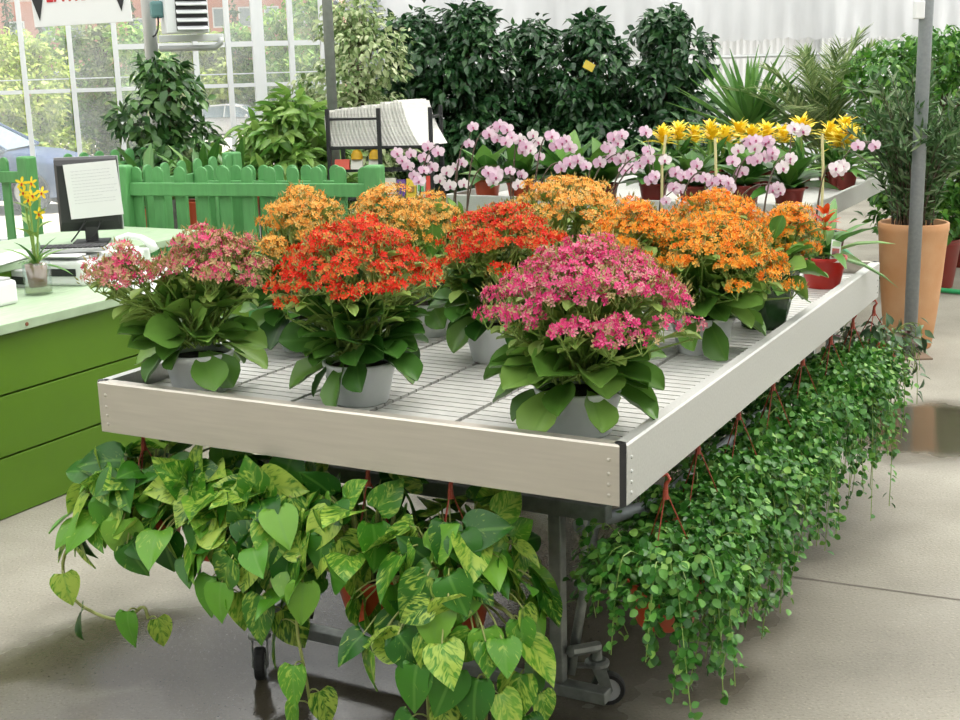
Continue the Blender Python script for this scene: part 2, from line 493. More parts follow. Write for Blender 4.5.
def sheet_mat(name, col, tr=.6, noise=.12, sc=(2, 2, .6)):
    m, nt, b = mat(name); L = nt.links
    tc = nt.nodes.new('ShaderNodeTexCoord'); mp = nt.nodes.new('ShaderNodeMapping'); mp.inputs['Scale'].default_value = sc
    L.new(tc.outputs['Object'], mp.inputs[0])
    n = nt.nodes.new('ShaderNodeTexNoise'); n.inputs['Scale'].default_value = 2; n.inputs['Detail'].default_value = 6; n.inputs['Distortion'].default_value = .4
    L.new(mp.outputs[0], n.inputs['Vector'])
    r = ramp(nt, [(.3, tuple(q * (1 - noise) for q in col)), (.65, col)])
    L.new(n.outputs['Fac'], r.inputs[0]); L.new(r.outputs[0], b.inputs['Base Color'])
    b.inputs['Roughness'].default_value = .5
    t = nt.nodes.new('ShaderNodeBsdfTranslucent'); L.new(r.outputs[0], t.inputs[0])
    ms = nt.nodes.new('ShaderNodeMixShader'); ms.inputs[0].default_value = tr
    L.new(b.outputs[0], ms.inputs[1]); L.new(t.outputs[0], ms.inputs[2]); L.new(ms.outputs[0], nt.nodes['Material Output'].inputs[0])
    return m

M['sheet'] = sheet_mat('milky_plastic_sheet', (.77, .785, .80), .55, .10)
M['poly'] = sheet_mat('corrugated_plastic', (.78, .80, .81), .6, .08)

# ------------------------------------------------------------------ bench frame of reference
YAW = .4934
BO = np.array([.27555, 2.41078])
BX = np.array([math.cos(YAW), -math.sin(YAW)]); BY = np.array([math.sin(YAW), math.cos(YAW)])
def B(x, y, z=0):
    return np.array([*(BO + BX * x + BY * y), z])
def loc(p):
    q = np.array(p[:2]) - BO
    return float(q @ BX), float(q @ BY)
X3 = np.array([*BX, 0]); Y3 = np.array([*BY, 0]); Z3 = np.array([0, 0, 1.0])

# ------------------------------------------------------------------ setting
def rect(mb, x0, y0, x1, y1, z):
    return mb.add([(x0, y0, z), (x1, y0, z), (x1, y1, z), (x0, y1, z)], [(0, 1, 2, 3)])

WET_SHADE = []
for (lx, ly, rx, ry, st) in ((-.82, .16, 1.05, .42, 1.0), (-.78, .85, .82, .95, 1.0), (-.75, 1.9, .72, 1.1, 1.0), (-.2, -.25, .9, .42, .22), (-1.0, -.22, .7, .30, .8)):  # ellipses below the bench also paint its shade into the floor colour
    q = B(lx, ly); WET_SHADE.append((float(q[0]), float(q[1]), rx, ry, -YAW, st))
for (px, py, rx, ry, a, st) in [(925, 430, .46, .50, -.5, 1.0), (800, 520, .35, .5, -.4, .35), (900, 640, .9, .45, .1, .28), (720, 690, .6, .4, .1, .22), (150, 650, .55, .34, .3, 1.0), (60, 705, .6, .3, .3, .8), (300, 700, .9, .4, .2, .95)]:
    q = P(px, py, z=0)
    WET_SHADE.append((float(q[0]), float(q[1]), rx, ry, a, st))
floor = MB()
fl = [(-7, -2.5), (8, -2.5), (8, 20), (-3, 13), (-7, 11.2)]
floor.prism(fl, -.15)
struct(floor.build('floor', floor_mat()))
M['joint'] = pm('dark_joint', (.16, .145, .12), .9)
j = MB()
a, b = P(800, 578, z=0), P(960, 600, z=0)
d = (b - a); d[2] = 0; d /= np.linalg.norm(d); n = np.array([-d[1], d[0], 0])
a = a - d * .35; b = b + d * 2
j.add([a - n * .004 + Z3 * .0015, b - n * .004 + Z3 * .0015, b + n * .004 + Z3 * .0015, a + n * .004 + Z3 * .0015], [(0, 1, 2, 3)])
struct(j.build('trim_1', M['joint']))

# outside ground
M['ground_out'] = pm('sandy_ground', (.70, .64, .54), .9, noise=.15, nscale=.6)
M['asphalt'] = pm('pale_asphalt', (.42, .42, .42), .9, noise=.15, nscale=1)
def gz(Y): return -.55 - .03 * max(0, Y - 20)
g = MB(); rect(g, -120, -30, 120, 20, -.55); g.add([(-120, 20, -.55), (120, 20, -.55), (120, 160, gz(160)), (-120, 160, gz(160))], [(0, 1, 2, 3)])
o = struct(g.build('ground_outside', M['ground_out']))

# glass wall: from the far left to the corner column
GA = np.array([-6.6, 10.4, 0]); GB = P(372, 60, Y=12.2); GB[2] = 0
gd = (GB - GA); glen = np.linalg.norm(gd); gd /= glen; gn = np.array([-gd[1], gd[0], 0])
def on_wall(px, py, A=GA, dr=gd):
    """where a direction of the photograph meets the wall plane: (distance along, height)"""
    r = FWD * FOC + RIGHT * (px - 480) + UP * (360 - py)
    n = np.array([-dr[1], dr[0], 0])
    t = ((A - np.array([0, 0, HC])) @ n) / (r @ n)
    q = np.array([0, 0, HC]) + r * t
    return float((q - A) @ dr), float(q[2])
WF = (GA, gd, Z3, gn)   # frame x along, y up
TOP = 4.6
us = [on_wall(px, py)[0] for px, py in ((25, 80), (73, 80), (118, 80), (196, 60), (229, 60), (261, 90), (292, 60), (322, 30))]
us = [us[0] - 1.0, us[0] - .5] + us
us = [u for u in us if u > .1]
zr = [on_wall(60, 91)[1], on_wall(60, 79)[1], on_wall(290, 43)[1]]
wins = sorted([0.0] + us + [glen])
base = MB(); base.prism([(0, 0), (glen, 0), (glen, .12), (0, .12)], .12, (GA - gn * .06, gd, Z3, gn))
struct(base.build('wall_left', M['frame_white']))
for i in range(len(wins) - 1):
    u0, u1 = wins[i], wins[i + 1]
    m = MB()
    w = .021 if i != 8 else .05
    m.prism([(u0 - w, .12), (u0 + w, .12), (u0 + w, TOP), (u0 - w, TOP)], .08, (GA - gn * .04, gd, Z3, gn))
    for z, h in ((zr[0], .016), (2.6, .02), (TOP - .03, .03)) + (((zr[2], .022),) if i > 4 else ()):
        m.prism([(u0 + w, z - h), (u1 - .03, z - h), (u1 - .03, z + h), (u0 + w, z + h)], .05, (GA - gn * .03, gd, Z3, gn))
    m.prism([(u0 + w, zr[1] - .005), (u1 - .03, zr[1] - .005), (u1 - .03, zr[1] + .005), (u0 + w, zr[1] + .005)], .02, (GA - gn * .02, gd, Z3, gn))
    wf = struct(m.build('window_%d' % (i + 1), M['frame_white']))
    p = MB(); p.prism([(u0 + w, .12), (u1 - .03, .12), (u1 - .03, TOP), (u0 + w, TOP)], .006, (GA + gn * .012, gd, Z3, gn))
    p.build('pane', M['pane'], wf)

# corner column and the plastic back wall
SB = np.array([8.5, 15.2, 0]); sd = SB - GB; slen = np.linalg.norm(sd); sd /= slen; sn = np.array([-sd[1], sd[0], 0])
c = MB(); c.prism([(-.10, 0), (.08, 0), (.08, TOP), (-.10, TOP)], .16, (GB - sn * .1, sd, Z3, sn))
c.tube([GB - sn * .15 + Z3 * 2.05 - sd * .35, GB - sn * .12 + Z3 * 1.72], .025, 8)
struct(c.build('trim_2', M['pole']))
zl = on_wall(720, 41, GB, sd)[1]; zrail = on_wall(720, 57, GB, sd)[1]; zr2 = on_wall(630, 94, GB, sd)[1]
nu, nv = 240, 26
U = np.linspace(.06, slen, nu); Vv = np.linspace(0, 1, nv)
fold = np.cumsum(rng.normal(0, .006, nu)); fold -= np.linspace(fold[0], fold[-1], nu)
low = zl + rng.normal(0, .012, nu)
pts = []
for iv in range(nv):
    v = Vv[iv]
    for iu in range(nu):
        z = low[iu] + (TOP - low[iu]) * v
        dep = .02 * math.sin(U[iu] * 2.1 + v * 1.5) + fold[iu] * .35 * (1 - v * .5) + .015 * math.sin(U[iu] * 31) * math.exp(-((z - zl) / .35) ** 2) + .012 * math.sin(U[iu] * 7 + z * 5)
        q = GB + sd * U[iu] - sn * (.10 + dep); pts.append((q[0], q[1], z))
F = [(r * nu + k, r * nu + k + 1, (r + 1) * nu + k + 1, (r + 1) * nu + k) for r in range(nv - 1) for k in range(nu - 1)]
m = MB(); m.add(pts, F)
struct(m.build('wall_back', M['sheet'], smooth=True))
m = MB()   # corrugated band under the sheet
nu = 700; U = np.linspace(.06, slen, nu)
pts = [tuple((GB + sd * u - sn * (.012 * math.sin(u * 2 * PI / .075)))[:2]) + (z,) for z in (.75, zl + .5) for u in U]
m.add(pts, [(k, k + 1, nu + k + 1, nu + k) for k in range(nu - 1)])
struct(m.build('wall_back_lower', M['poly'], smooth=True))
m = MB(); m.prism([(0, 0), (slen, 0), (slen, .75), (0, .75)], .12, (GB - sn * .06, sd, Z3, sn)); struct(m.build('baseboard_back', M['frame_white']))
m = MB()
for z in (zrail, zr2): m.tube([GB + sd * .06 - sn * .19 + Z3 * z, GB + sd * slen - sn * .19 + Z3 * z], .018, 8)
struct(m.build('trim_3', M['rail']))
m = MB()
for px in (655, 818):
    u = on_wall(px, 50, GB, sd)[0]
    m.prism([(u - .035, 0), (u + .035, 0), (u + .035, TOP), (u - .035, TOP)], .06, (GB - sn * -.02, sd, Z3, sn))
struct(m.build('trim_4', M['rail']))
# greenhouse roof, milky plastic
def roof_mat():
    m = bpy.data.materials.new('milky_roof_sheet'); m.use_nodes = True; nt = m.node_tree; L = nt.links
    for n in list(nt.nodes):
        if n.type != 'OUTPUT_MATERIAL': nt.nodes.remove(n)
    tr = nt.nodes.new('ShaderNodeBsdfTransparent'); tr.inputs[0].default_value = (1, .995, .98, 1)
    tl = nt.nodes.new('ShaderNodeBsdfTranslucent'); tl.inputs[0].default_value = (.91, .92, .91, 1)
    mx = nt.nodes.new('ShaderNodeMixShader'); mx.inputs[0].default_value = ROOF
    L.new(tr.outputs[0], mx.inputs[1]); L.new(tl.outputs[0], mx.inputs[2]); L.new(mx.outputs[0], nt.nodes['Material Output'].inputs[0])
    return m
ROOF = .62
m = MB(); m.prism([(-7, -2.5), (8.5, -2.5), (8.5, 15.2), tuple(GB[:2]), (-6.6, 10.4), (-7, 10.4)], .02, ((0, 0, TOP), (1, 0, 0), (0, 1, 0), Z3))
struct(m.build('ceiling', roof_mat()))

M['wall_grey'] = pm('unseen_grey_wall', (.35, .36, .35), .8)
m = MB(); m.prism([(-7, -2.5), (8.5, -2.5), (8.5, -2.42), (-7, -2.42)], TOP, ((0, 0, 0), (1, 0, 0), (0, 1, 0), Z3)); struct(m.build('unseen_wall_front', M['wall_grey']))  # unseen wall, added to cut fill light from behind the camera
m = MB(); m.prism([(8.42, -2.5), (8.5, -2.5), (8.5, 15), (8.42, 15)], TOP, ((0, 0, 0), (1, 0, 0), (0, 1, 0), Z3)); struct(m.build('unseen_wall_right', M['poly']))  # unseen as well, added along with it to reduce the fill light

# steel posts holding up the greenhouse
def post(p, r, label, name='steel_post', mt='pole', plate=True):
    t = thing(name, label, 'post', (p[0], p[1], 0))
    m = MB(); m.tube([(0, 0, 0), (0, 0, TOP - .01)], r, 16); m.build('pole', M[mt], t, smooth=True)
    if plate:
        m = MB(); m.box((0, 0, .004), (.19, .15, .008)); m.build('base_plate', pm('rusty_plate', (.22, .15, .10), .8, noise=.3), t)
    return t
RP = P(909, 357, z=0)
t = post(RP, .033, 'round grey steel post standing in front of the big terracotta pot')
m = MB(); m.box((0, 0, 0), (.045, .05, .085)); o = m.build('switch_box', M['white'], t, bevel=.006); 
q = P(912, 10, Y=RP[1] - .02); o.location = (-.042, -.02, q[2])
post(P(330, 60, Y=8.4), .032, 'weathered steel post rising behind the green fence beside the leaflet rack', mt='pole_dark')
post(P(149, 20, Y=9.9), .05, 'pale grey post carrying the louvred heater near the glass wall', mt='rail')

# ------------------------------------------------------------------ main bench
RZ = -YAW
bench = thing('rolling_bench', 'long slatted metal plant bench with aluminium rims full of flowering pots', 'bench', (*BO, 0), RZ)
W_, L_, ZT, ZB, ZS = 1.3757, 2.416, .80, .675, .755
def rail_part(name, a, b, inner, mt, rv=True):
    """channel board from a to b (bench coordinates), lip on the inner side"""
    a = np.array([*a, 0]); b = np.array([*b, 0]); d = nrm(b - a); n = np.array([*inner, 0.0]); Ln = np.linalg.norm(b - a)
    m = MB()
    prof = [(0, ZB), (0, ZT - .004), (.004, ZT), (.028, ZT), (.028, ZT - .006), (.010, ZT - .010), (.008, ZS - .01), (.008, ZB + .012), (.024, ZB + .012), (.024, ZB)]
    V = [a + n * x + Z3 * z for x, z in prof] + [b + n * x + Z3 * z for x, z in prof]
    k = len(prof)
    m.add(V, [tuple(range(k)), tuple(range(2 * k - 1, k - 1, -1))] + [(i, (i + 1) % k, k + (i + 1) % k, k + i) for i in range(k)][:] )
    for e in (.022, Ln - .022):
        for z in (.695, .717, .739, .768):
            c = a + d * e + Z3 * z
            prof2 = [(.0045, 0), (.0038, .002), (.002, .003), (.0002, .0033)]
            V = []; nn = 8
            for r, h in prof2:
                for q in range(nn):
                    an = 2 * PI * q / nn
                    V.append(c + d * r * math.cos(an) + Z3 * r * math.sin(an) - n * h)
            m.add(V, [(i * nn + q, i * nn + (q + 1) % nn, (i + 1) * nn + (q + 1) % nn, (i + 1) * nn + q) for i in range(3) for q in range(nn)])
    o = m.build(name, M[mt], bench); return o
ci = .012
rail_part('end_rail', (-W_ + ci, 0), (-ci, 0), (0, 1), 'alu')
rail_part('side_rail', (0, ci), (0, L_ - ci), (-1, 0), 'alu_side')
rail_part('end_rail', (-ci, L_), (-W_ + ci, L_), (0, -1), 'alu')
rail_part('side_rail', (-W_, L_ - ci), (-W_, ci), (1, 0), 'alu_side')
for cx, cy, sx, sy in ((-W_, 0, 1, 1), (0, 0, -1, 1), (0, L_, -1, -1), (-W_, L_, 1, -1)):
    m = MB(); poly = [(cx + sx * .002, cy + sy * ci), (cx + sx * ci, cy + sy * .002), (cx + sx * (ci + .012), cy + sy * .008), (cx + sx * .008, cy + sy * (ci + .012))]
    if sx * sy < 0: poly = poly[::-1]
    m.prism(poly, ZT - ZB + .003, ((0, 0, ZB - .002), (1, 0, 0), (0, 1, 0), Z3))
    m.build('corner_cap', M['black'], bench)
# slatted top: three lengthwise panels of narrow crosswise slats
m = MB(); x0, x1 = -W_ + .016, -.016
cuts = np.linspace(x0, x1, 7)
yy = .018
pitch_ = .036
ny = int((L_ - .036) / pitch_)
for k in range(6):
    for i in range(ny):
        yc = .018 + (i + .5) * (L_ - .036) / ny
        xa, xb = cuts[k] + .007, cuts[k + 1] - .007
        m.box(((xa + xb) / 2, yc, ZS - .004), (xb - xa, pitch_ - .0055, .008))
m.build('slatted_top', M['slat'], bench)
m = MB()
for k in range(0, 7):
    m.box((np.clip(cuts[k], x0 + .01, x1 - .01), L_ / 2, ZS - .025), (.018, L_ - .04, .03))
for yk in (.3, .9, 1.5, 2.1): m.box(((x0 + x1) / 2, yk, ZS - .052), (x1 - x0, .03, .022))
m.build('top_bearer', M['steel'], bench)
# trestles
LX = (-1.06, -.30)
for yk in (.33, 2.08):
    m = MB(); m.box((-.65, yk, .53), (.96, .04, .04)); m.build('cross_beam', M['steel'], bench, bevel=.003)
    for lx in LX:
        m = MB(); m.box((lx, yk, .30), (.032, .032, .42)); m.build('leg', M['steel'], bench, bevel=.003)
        m = MB(); m.tube([(lx + .015, yk, .12), (lx + .12, yk + .0, .30)] if False else [(lx + .02, yk + .02, .10), (lx + .02, yk + .22, .52)], .013, 8); m.build('brace', M['steel'], bench, smooth=True)
    m = MB(); m.tube([(-.245, yk + .03, .40), (-.245, yk + .03, .70)], .009, 8); m.build('adjusting_rod', M['rail'], bench, smooth=True)
    m = MB(); m.box((-.665, yk, .075), (.98, .04, .03)); m.build('foot_beam', M['steel'], bench, bevel=.003)
m = MB(); m.tube([(-.26, .35, .475), (-.14, .52, .49), (-.13, .60, .49), (-.13, 2.3, .49)], .016, 10); m.build('long_pipe', M['pole'], bench, smooth=True)
m = MB(); m.tube([(-1.10, .36, .49), (-1.10, 2.3, .49)], .017, 10); m.build('long_pipe', M['pole'], bench, smooth=True)
for lx in (-.30, -1.03):
    m = MB(); m.tube([(lx, .10, .66), (lx, 2.32, .66)], .016, 10); m.build('rolling_tube', M['steel'], bench, smooth=True)
# casters
def caster(x, y, a):
    R = rot('Z', a)
    q = lambda v: R @ np.array(v) + np.array([x, y, 0])
    m = MB()
    m.lathe([(.0001, .118), (.022, .118), (.03, .112), (.03, .104), (.018, .098), (.0001, .098)], 14, (x, y, 0))
    for s_ in (-1, 1):
        poly = [(-.012, .10), (.022, .10), (.038, .045), (.030, .03), (.016, .034)]
        m.prism(poly, .003, (q((0, s_ * .019 - .0015, 0)), R @ np.array([1., 0, 0]), Z3, R @ np.array([0, -1., 0]) * -1))
    m.tube([q((.026, -.022, .042)), q((.026, .022, .042))], .006, 8)
    m.box(q((-.02, 0, .10)), (.06, .02, .006), R)
    o = m.build('caster', M['steel'], bench)
    w = MB(); V = []
    prof = [(.030, -.013), (.039, -.013), (.042, -.008), (.042, .008), (.039, .013), (.030, .013)]
    n = 20
    for r, yy_ in prof:
        for k in range(n):
            an = 2 * PI * k / n
            V.append(q((.026 + r * math.cos(an), yy_, .042 + r * math.sin(an))))
    F = [(i * n + k, i * n + (k + 1) % n, ((i + 1) % 6) * n + (k + 1) % n, ((i + 1) % 6) * n + k) for i in range(6) for k in range(n)]
    w.add(V, F); w.build('tyre', M['rubber'], o, smooth=False)
    h = MB(); V = []
    for yy_ in (-.011, .011):
        for k in range(n):
            an = 2 * PI * k / n; V.append(q((.026 + .031 * math.cos(an), yy_, .042 + .031 * math.sin(an))))
    h.add(V, [tuple(range(n)), tuple(range(2 * n - 1, n - 1, -1))] + [(k, (k + 1) % n, n + (k + 1) % n, n + k) for k in range(n)])
    h.build('wheel', M['grey'], o)
for (x, y, a) in ((-1.085, .20, -1.0), (-.24, .42, .4), (-1.06, 2.08, .9), (-.27, 2.08, 2.0)):
    caster(x, y, a)
    m = MB(); m.tube([(x, y, .115), (x, y, .15), (min(max(x, -1.06), -.27), .33 if y < 1 else 2.08, .17)], .014, 8); m.build('caster_stem', M['steel'], bench)

# ------------------------------------------------------------------ kalanchoe pots
KLEAF = leaf_tpl([(0, .05), (.15, .09), (.3, .18), (.45, .26), (.6, .315), (.75, .325), (.87, .27), (.95, .17), (1, .05)], cup=.5, droop=.20, nx=2, wav=.018)
pet = []
FLV = [(0, 0, -.25)]; FLF = []; FLU = [(.5, 0)]
for k in range(4):
    a = k * PI / 2
    for (da, r, z) in ((-.50, .66, .0), (0, 1.0, .06), (.50, .66, .0)):
        FLV.append((r * math.cos(a + da), r * math.sin(a + da), z)); FLU.append((.5, r))
    FLF.append((0, 1 + 3 * k, 2 + 3 * k, 3 + 3 * k))
FLOWER = (np.array(FLV), FLF, np.array(FLU))
BUDV = np.array([(0, 0, 0), (.16, .0, .5), (-.08, .14, .5), (-.08, -.14, .5), (0, 0, 1.15)])
BUD = (BUDV[:, [0, 2, 1]], [(0, 1, 2), (0, 2, 3), (0, 3, 1), (1, 4, 2), (2, 4, 3), (3, 4, 1)], np.zeros((5, 2)))

def stand_flowers(mb, pos, nvec, sc, tpl=FLOWER):
    """flowers whose face looks along nvec"""
    N = len(pos)
    nvec = nrm(nvec)
    t = nrm(np.cross(nvec, rdir(N)))
    put(mb, tpl, pos, t, nvec, sc)

def pot(parent, r, h, mt, lip=.008, soil=True, name='pot', n=28, br=.74):
    m = MB()
    m.lathe([(.0005, 0), (r * br, 0), (r * br + .002, .004), (r * .97, h - .018), (r * .97 + lip * .3, h - .016), (r + lip * .4, h - .004), (r + lip * .2, h), (r - .004, h), (r - .006, h - .02), (r * br, .02)], n)
    o = m.build(name, M[mt], parent, smooth=True)
    if soil:
        m = MB(); m.lathe([(.0005, h - .012), (r * .5, h - .010), (r - .004, h - .018)], 20); m.build('soil', M['soil'], parent, smooth=True)
    return o

def kalanchoe(label, base, lobes, fmat, leafmt='kal_leaf', potmt='pot_white', nleaf=42, lf=.12, fs=.0088, potr=.085, poth=.10, budr=.35, dens=1.0, group=None, spread=1.0, stems=True):
    """lobes: list of (cx, cy, z, R, drop, n) flower clouds, world coordinates"""
    t = thing('kalanchoe', label, 'potted plant', base, ru(0, .3), None)
    t.rotation_euler = (0, 0, 0)
    if potmt == 'sleeve':
        m = MB(); n = 36; V = []; Hs = [0, .03, .09, .15, .19]
        for z, r in zip(Hs, (.06, .066, .078, .090, .098)):
            for k in range(n):
                a = 2 * PI * k / n
                rr = r * (1 + .05 * math.sin(a * 7 + z * 20) + .03 * math.sin(a * 13))
                V.append((rr * math.cos(a), rr * math.sin(a), z))
        m.add(V, [tuple(range(n - 1, -1, -1))] + [(i * n + k, i * n + (k + 1) % n, (i + 1) * n + (k + 1) % n, (i + 1) * n + k) for i in range(4) for k in range(n)])
        m.build('pot_wrap', M['sleeve'], t, smooth=True); poth = .12
    else:
        pot(t, potr, poth, potmt)
    b = np.array(base, float)
    L_m = MB()
    # leaves in rings: the lowest hang over the rim, the upper ones stand among the stems
    for (frac, r0, z0, e0, e1, l0) in ((.15, .055, .012, -.75, -.1, 1.0), (.42, .05, .04, -.1, .5, 1.0), (.28, .045, .075, .45, 1.0, .92), (.12, .03, .11, .8, 1.35, .8)):
        N = max(4, int(nleaf * frac * 1.35))
        a = np.arange(N) * 2 * PI / N + ru(-.25, .25, N) + ru(0, 6); el = ru(e0, e1, N)
        d = np.stack([np.cos(a) * np.cos(el), np.sin(a) * np.cos(el), np.sin(el)], -1)
        pos = np.stack([np.cos(a) * r0 * ru(.7, 1.2, N), np.sin(a) * r0 * ru(.7, 1.2, N), poth + z0 + ru(-.012, .02, N)], -1)
        upv = np.array([0, 0, 1.0]) + rng.normal(0, .38, (N, 3)) + np.stack([np.cos(a), np.sin(a), 0 * a], -1) * .15
        put(L_m, KLEAF, pos, d, upv, l0 * lf * ru(.75, 1.15, N) * spread, ru(.85, 1.15, N))
    L_m.build('leaves', M[leafmt], t, smooth=True)
    st = MB(); fl = MB(); bd = MB()
    for (cx, cy, z, R, drop, n) in lobes:
        n = int(n * dens * 1.25)
        k = np.arange(n)
        rr = R * np.sqrt((k + .5) / n) * ru(.9, 1.06, n); an = k * 2.39996 + ru(-.3, .3, n)
        c = np.stack([cx + rr * np.cos(an), cy + rr * np.sin(an), z - drop * (rr / R) ** 2.2 + rng.normal(0, .013, n)], -1) - b
        if stems:
            for q in c:
                s0 = np.array([ru(-.05, .05), ru(-.05, .05), poth + .02]); s0[:2] += (q[:2]) * .12
                mid = s0 * .45 + q * .55 + np.array([0, 0, -.02]) ; mid[:2] = s0[:2] * .6 + q[:2] * .4
                st.tube(bez(s0, mid, q - [0, 0, .03], 5), [.0032, .003, .0026, .0022, .0018], 4, cap=False)
                for _ in range(4):
                    e = q + np.array([ru(-.025, .025), ru(-.025, .025), ru(-.012, .004)])
                    st.tube([q - [0, 0, .035], e], [.0013, .001], 3, cap=False)
                for _ in range(3):
                    f_ = ru(.35, .88); pp = s0 * (1 - f_) + q * f_
                    dd = nrm(np.array([q[0] - s0[0], q[1] - s0[1], 0]) + rng.normal(0, .05, 3) + [0, 0, .06])
                    put(st, KLEAF, pp, dd, np.array([0, 0, 1.0]), ru(.03, .07), .75)
        nf = rng.integers(24, 38, n)
        idx = np.repeat(np.arange(n), nf)
        outw = c[idx] - np.array([cx - b[0], cy - b[1], z - b[2] - R * .9])
        outw = nrm(outw)
        off = rdir(len(idx), -.25, 1) * np.array([.030, .030, .017])
        fp = c[idx] + off
        fn = nrm(off * 22 + outw * .8 + rng.normal(0, .3, (len(idx), 3)))
        stand_flowers(fl, fp, fn, fs * ru(.75, 1.2, len(idx)))
        nb = int(len(idx) * budr)
        if nb:
            sel = rng.integers(0, len(idx), nb)
            off = rdir(nb, -.6, 1) * np.array([.034, .034, .022])
            put(fl, BUD, c[idx[sel]] + off - [0, 0, .004], nrm(off * 20 + [0, 0, .7]), rdir(nb), ru(.010, .016, nb), 1.0, 1)
    if stems: st.build('stems', M['stem'], t, smooth=True)
    fl.build('flowers', [M[fmat], M['bud']], t)
    return t

def lobe(px, py, z, Rpx, drop, n):
    """flower cloud whose middle is seen at px,py at height z"""
    q = P(px, py, z=z)
    return (q[0], q[1], z, Rpx * q[1] / FOC * 1.0, drop, n)

def lb(lx, ly, dz, R, drop, n):
    q = B(lx, ly); return (q[0], q[1], dz, R, drop, n)

def at(px, Y, z):
    q = P(px, 300, Y=Y)   # x only
    d = FWD * FOC + RIGHT * (px - 480)
    return q[0]

def kb(lx, ly): return B(lx, ly, ZS)

def lobe_at(px, pytop, Y, halfpx, drop, n):
    q = P(px, pytop, Y=Y)
    return (q[0], q[1], q[2], halfpx * Y / FOC, drop, n)

K = kalanchoe
K('fading pink kalanchoe in a pale grey pot at the bench corner by the green counter', kb(-1.19, .17),
  [lobe_at(206, 238, 3.10, 55, .10, 34), lobe_at(116, 252, 3.02, 30, .075, 13)], 'fl_pinkold', nleaf=54, budr=.6, lf=.12, dens=1.1)
K('big scarlet kalanchoe in a pale grey pot alone at the front of the bench', kb(-.76, .235),
  [lobe_at(352, 228, 3.0, 84, .145, 66)], 'fl_red', leafmt='kal_leaf_dark', nleaf=54, lf=.125, budr=.35)
K('bright pink kalanchoe in a pale grey pot at the near corner of the bench', kb(-.185, .20),
  [lobe_at(588, 248, 2.66, 104, .145, 84)], 'fl_pink', nleaf=58, lf=.135, budr=.4, potr=.092, poth=.10)
K('orange kalanchoe in a grey pot, large leaves by the rim, behind the bright pink one', kb(-.19, 1.03),
  [lobe_at(716, 222, 3.40, 72, .15, 66)], 'fl_orange', nleaf=50, lf=.135)
K('scarlet kalanchoe with dark leaves behind the big scarlet and bright pink ones', kb(-.66, .74),
  [lobe_at(502, 212, 3.36, 66, .13, 56)], 'fl_red', leafmt='kal_leaf_dark', nleaf=40, lf=.12)
K('pale orange kalanchoe farthest towards the green fence, behind the fading pink one', kb(-1.22, .66),
  [lobe_at(303, 196, 3.60, 42, .12, 34), lobe_at(272, 240, 3.5, 14, .04, 5)], 'fl_pale', leafmt='kal_leaf_dark', nleaf=48, lf=.135)
K('pale orange kalanchoe right behind the big scarlet one', kb(-1.0, .95),
  [lobe_at(384, 198, 3.72, 44, .12, 36)], 'fl_pale', nleaf=30)
K('pale orange kalanchoe in a dark purple pot in front of the leaflet rack', kb(-1.17, 1.40),
  [lobe_at(432, 200, 4.20, 36, .13, 34)], 'fl_pale', potmt='pot_dark', nleaf=24, poth=.12)
K('amber kalanchoe at the back of the bench, behind the scarlet one with dark leaves', kb(-.72, 1.28),
  [lobe_at(566, 184, 3.86, 66, .13, 54)], 'fl_pale', nleaf=30)
K('orange kalanchoe in the middle of the bench right behind the bright pink one', kb(-.46, 1.0),
  [lobe_at(636, 208, 3.5, 52, .14, 46)], 'fl_orange', nleaf=30)
K('orange kalanchoe behind the one with leaves hanging towards the rim', kb(-.40, 1.48),
  [lobe_at(716, 198, 3.90, 58, .13, 52)], 'fl_orange', nleaf=30)
K('orange kalanchoe in a dark green plastic wrap next to the red pot', kb(-.125, 1.40),
  [lobe_at(787, 210, 3.78, 31, .11, 32)], 'fl_orange', potmt='sleeve', nleaf=26, lf=.12)

# red pot with a small bromeliad and its plant tag
STRAP = leaf_tpl([(0, .06), (.2, .085), (.5, .09), (.8, .06), (1, .006)], cup=-.0, droop=.38, nx=1, fold=.5)
STRAIGHT = leaf_tpl([(0, .04), (.25, .055), (.6, .045), (1, .004)], droop=.10, nx=1, fold=.5)
BROAD = leaf_tpl([(0, .03), (.12, .16), (.3, .26), (.5, .28), (.7, .22), (.88, .10), (1, .005)], cup=.2, droop=.25, nx=1, fold=.2)
OVATE = leaf_tpl([(0, .03), (.3, .26), (.6, .22), (1, .005)], droop=.2, nx=1, fold=.25)
ROUND = leaf_tpl([(0, .05), (.2, .34), (.55, .42), (.85, .24), (1, .04)], droop=.12, nx=1, fold=.12)

def rosette(mb, c, n, ln, tpl, el=(.1, 1.2), wsc=1.0, jit=.12):
    a = np.arange(n) * 2.39996 + ru(-.2, .2, n); e = np.linspace(el[0], el[1], n) + rng.normal(0, jit, n)
    d = np.stack([np.cos(a) * np.cos(e), np.sin(a) * np.cos(e), np.sin(e)], -1)
    put(mb, tpl, np.array(c) + d * .012, d, np.array([0, 0, 1.0]) + rng.normal(0, .1, (n, 3)), ln * ru(.8, 1.15, n), wsc)

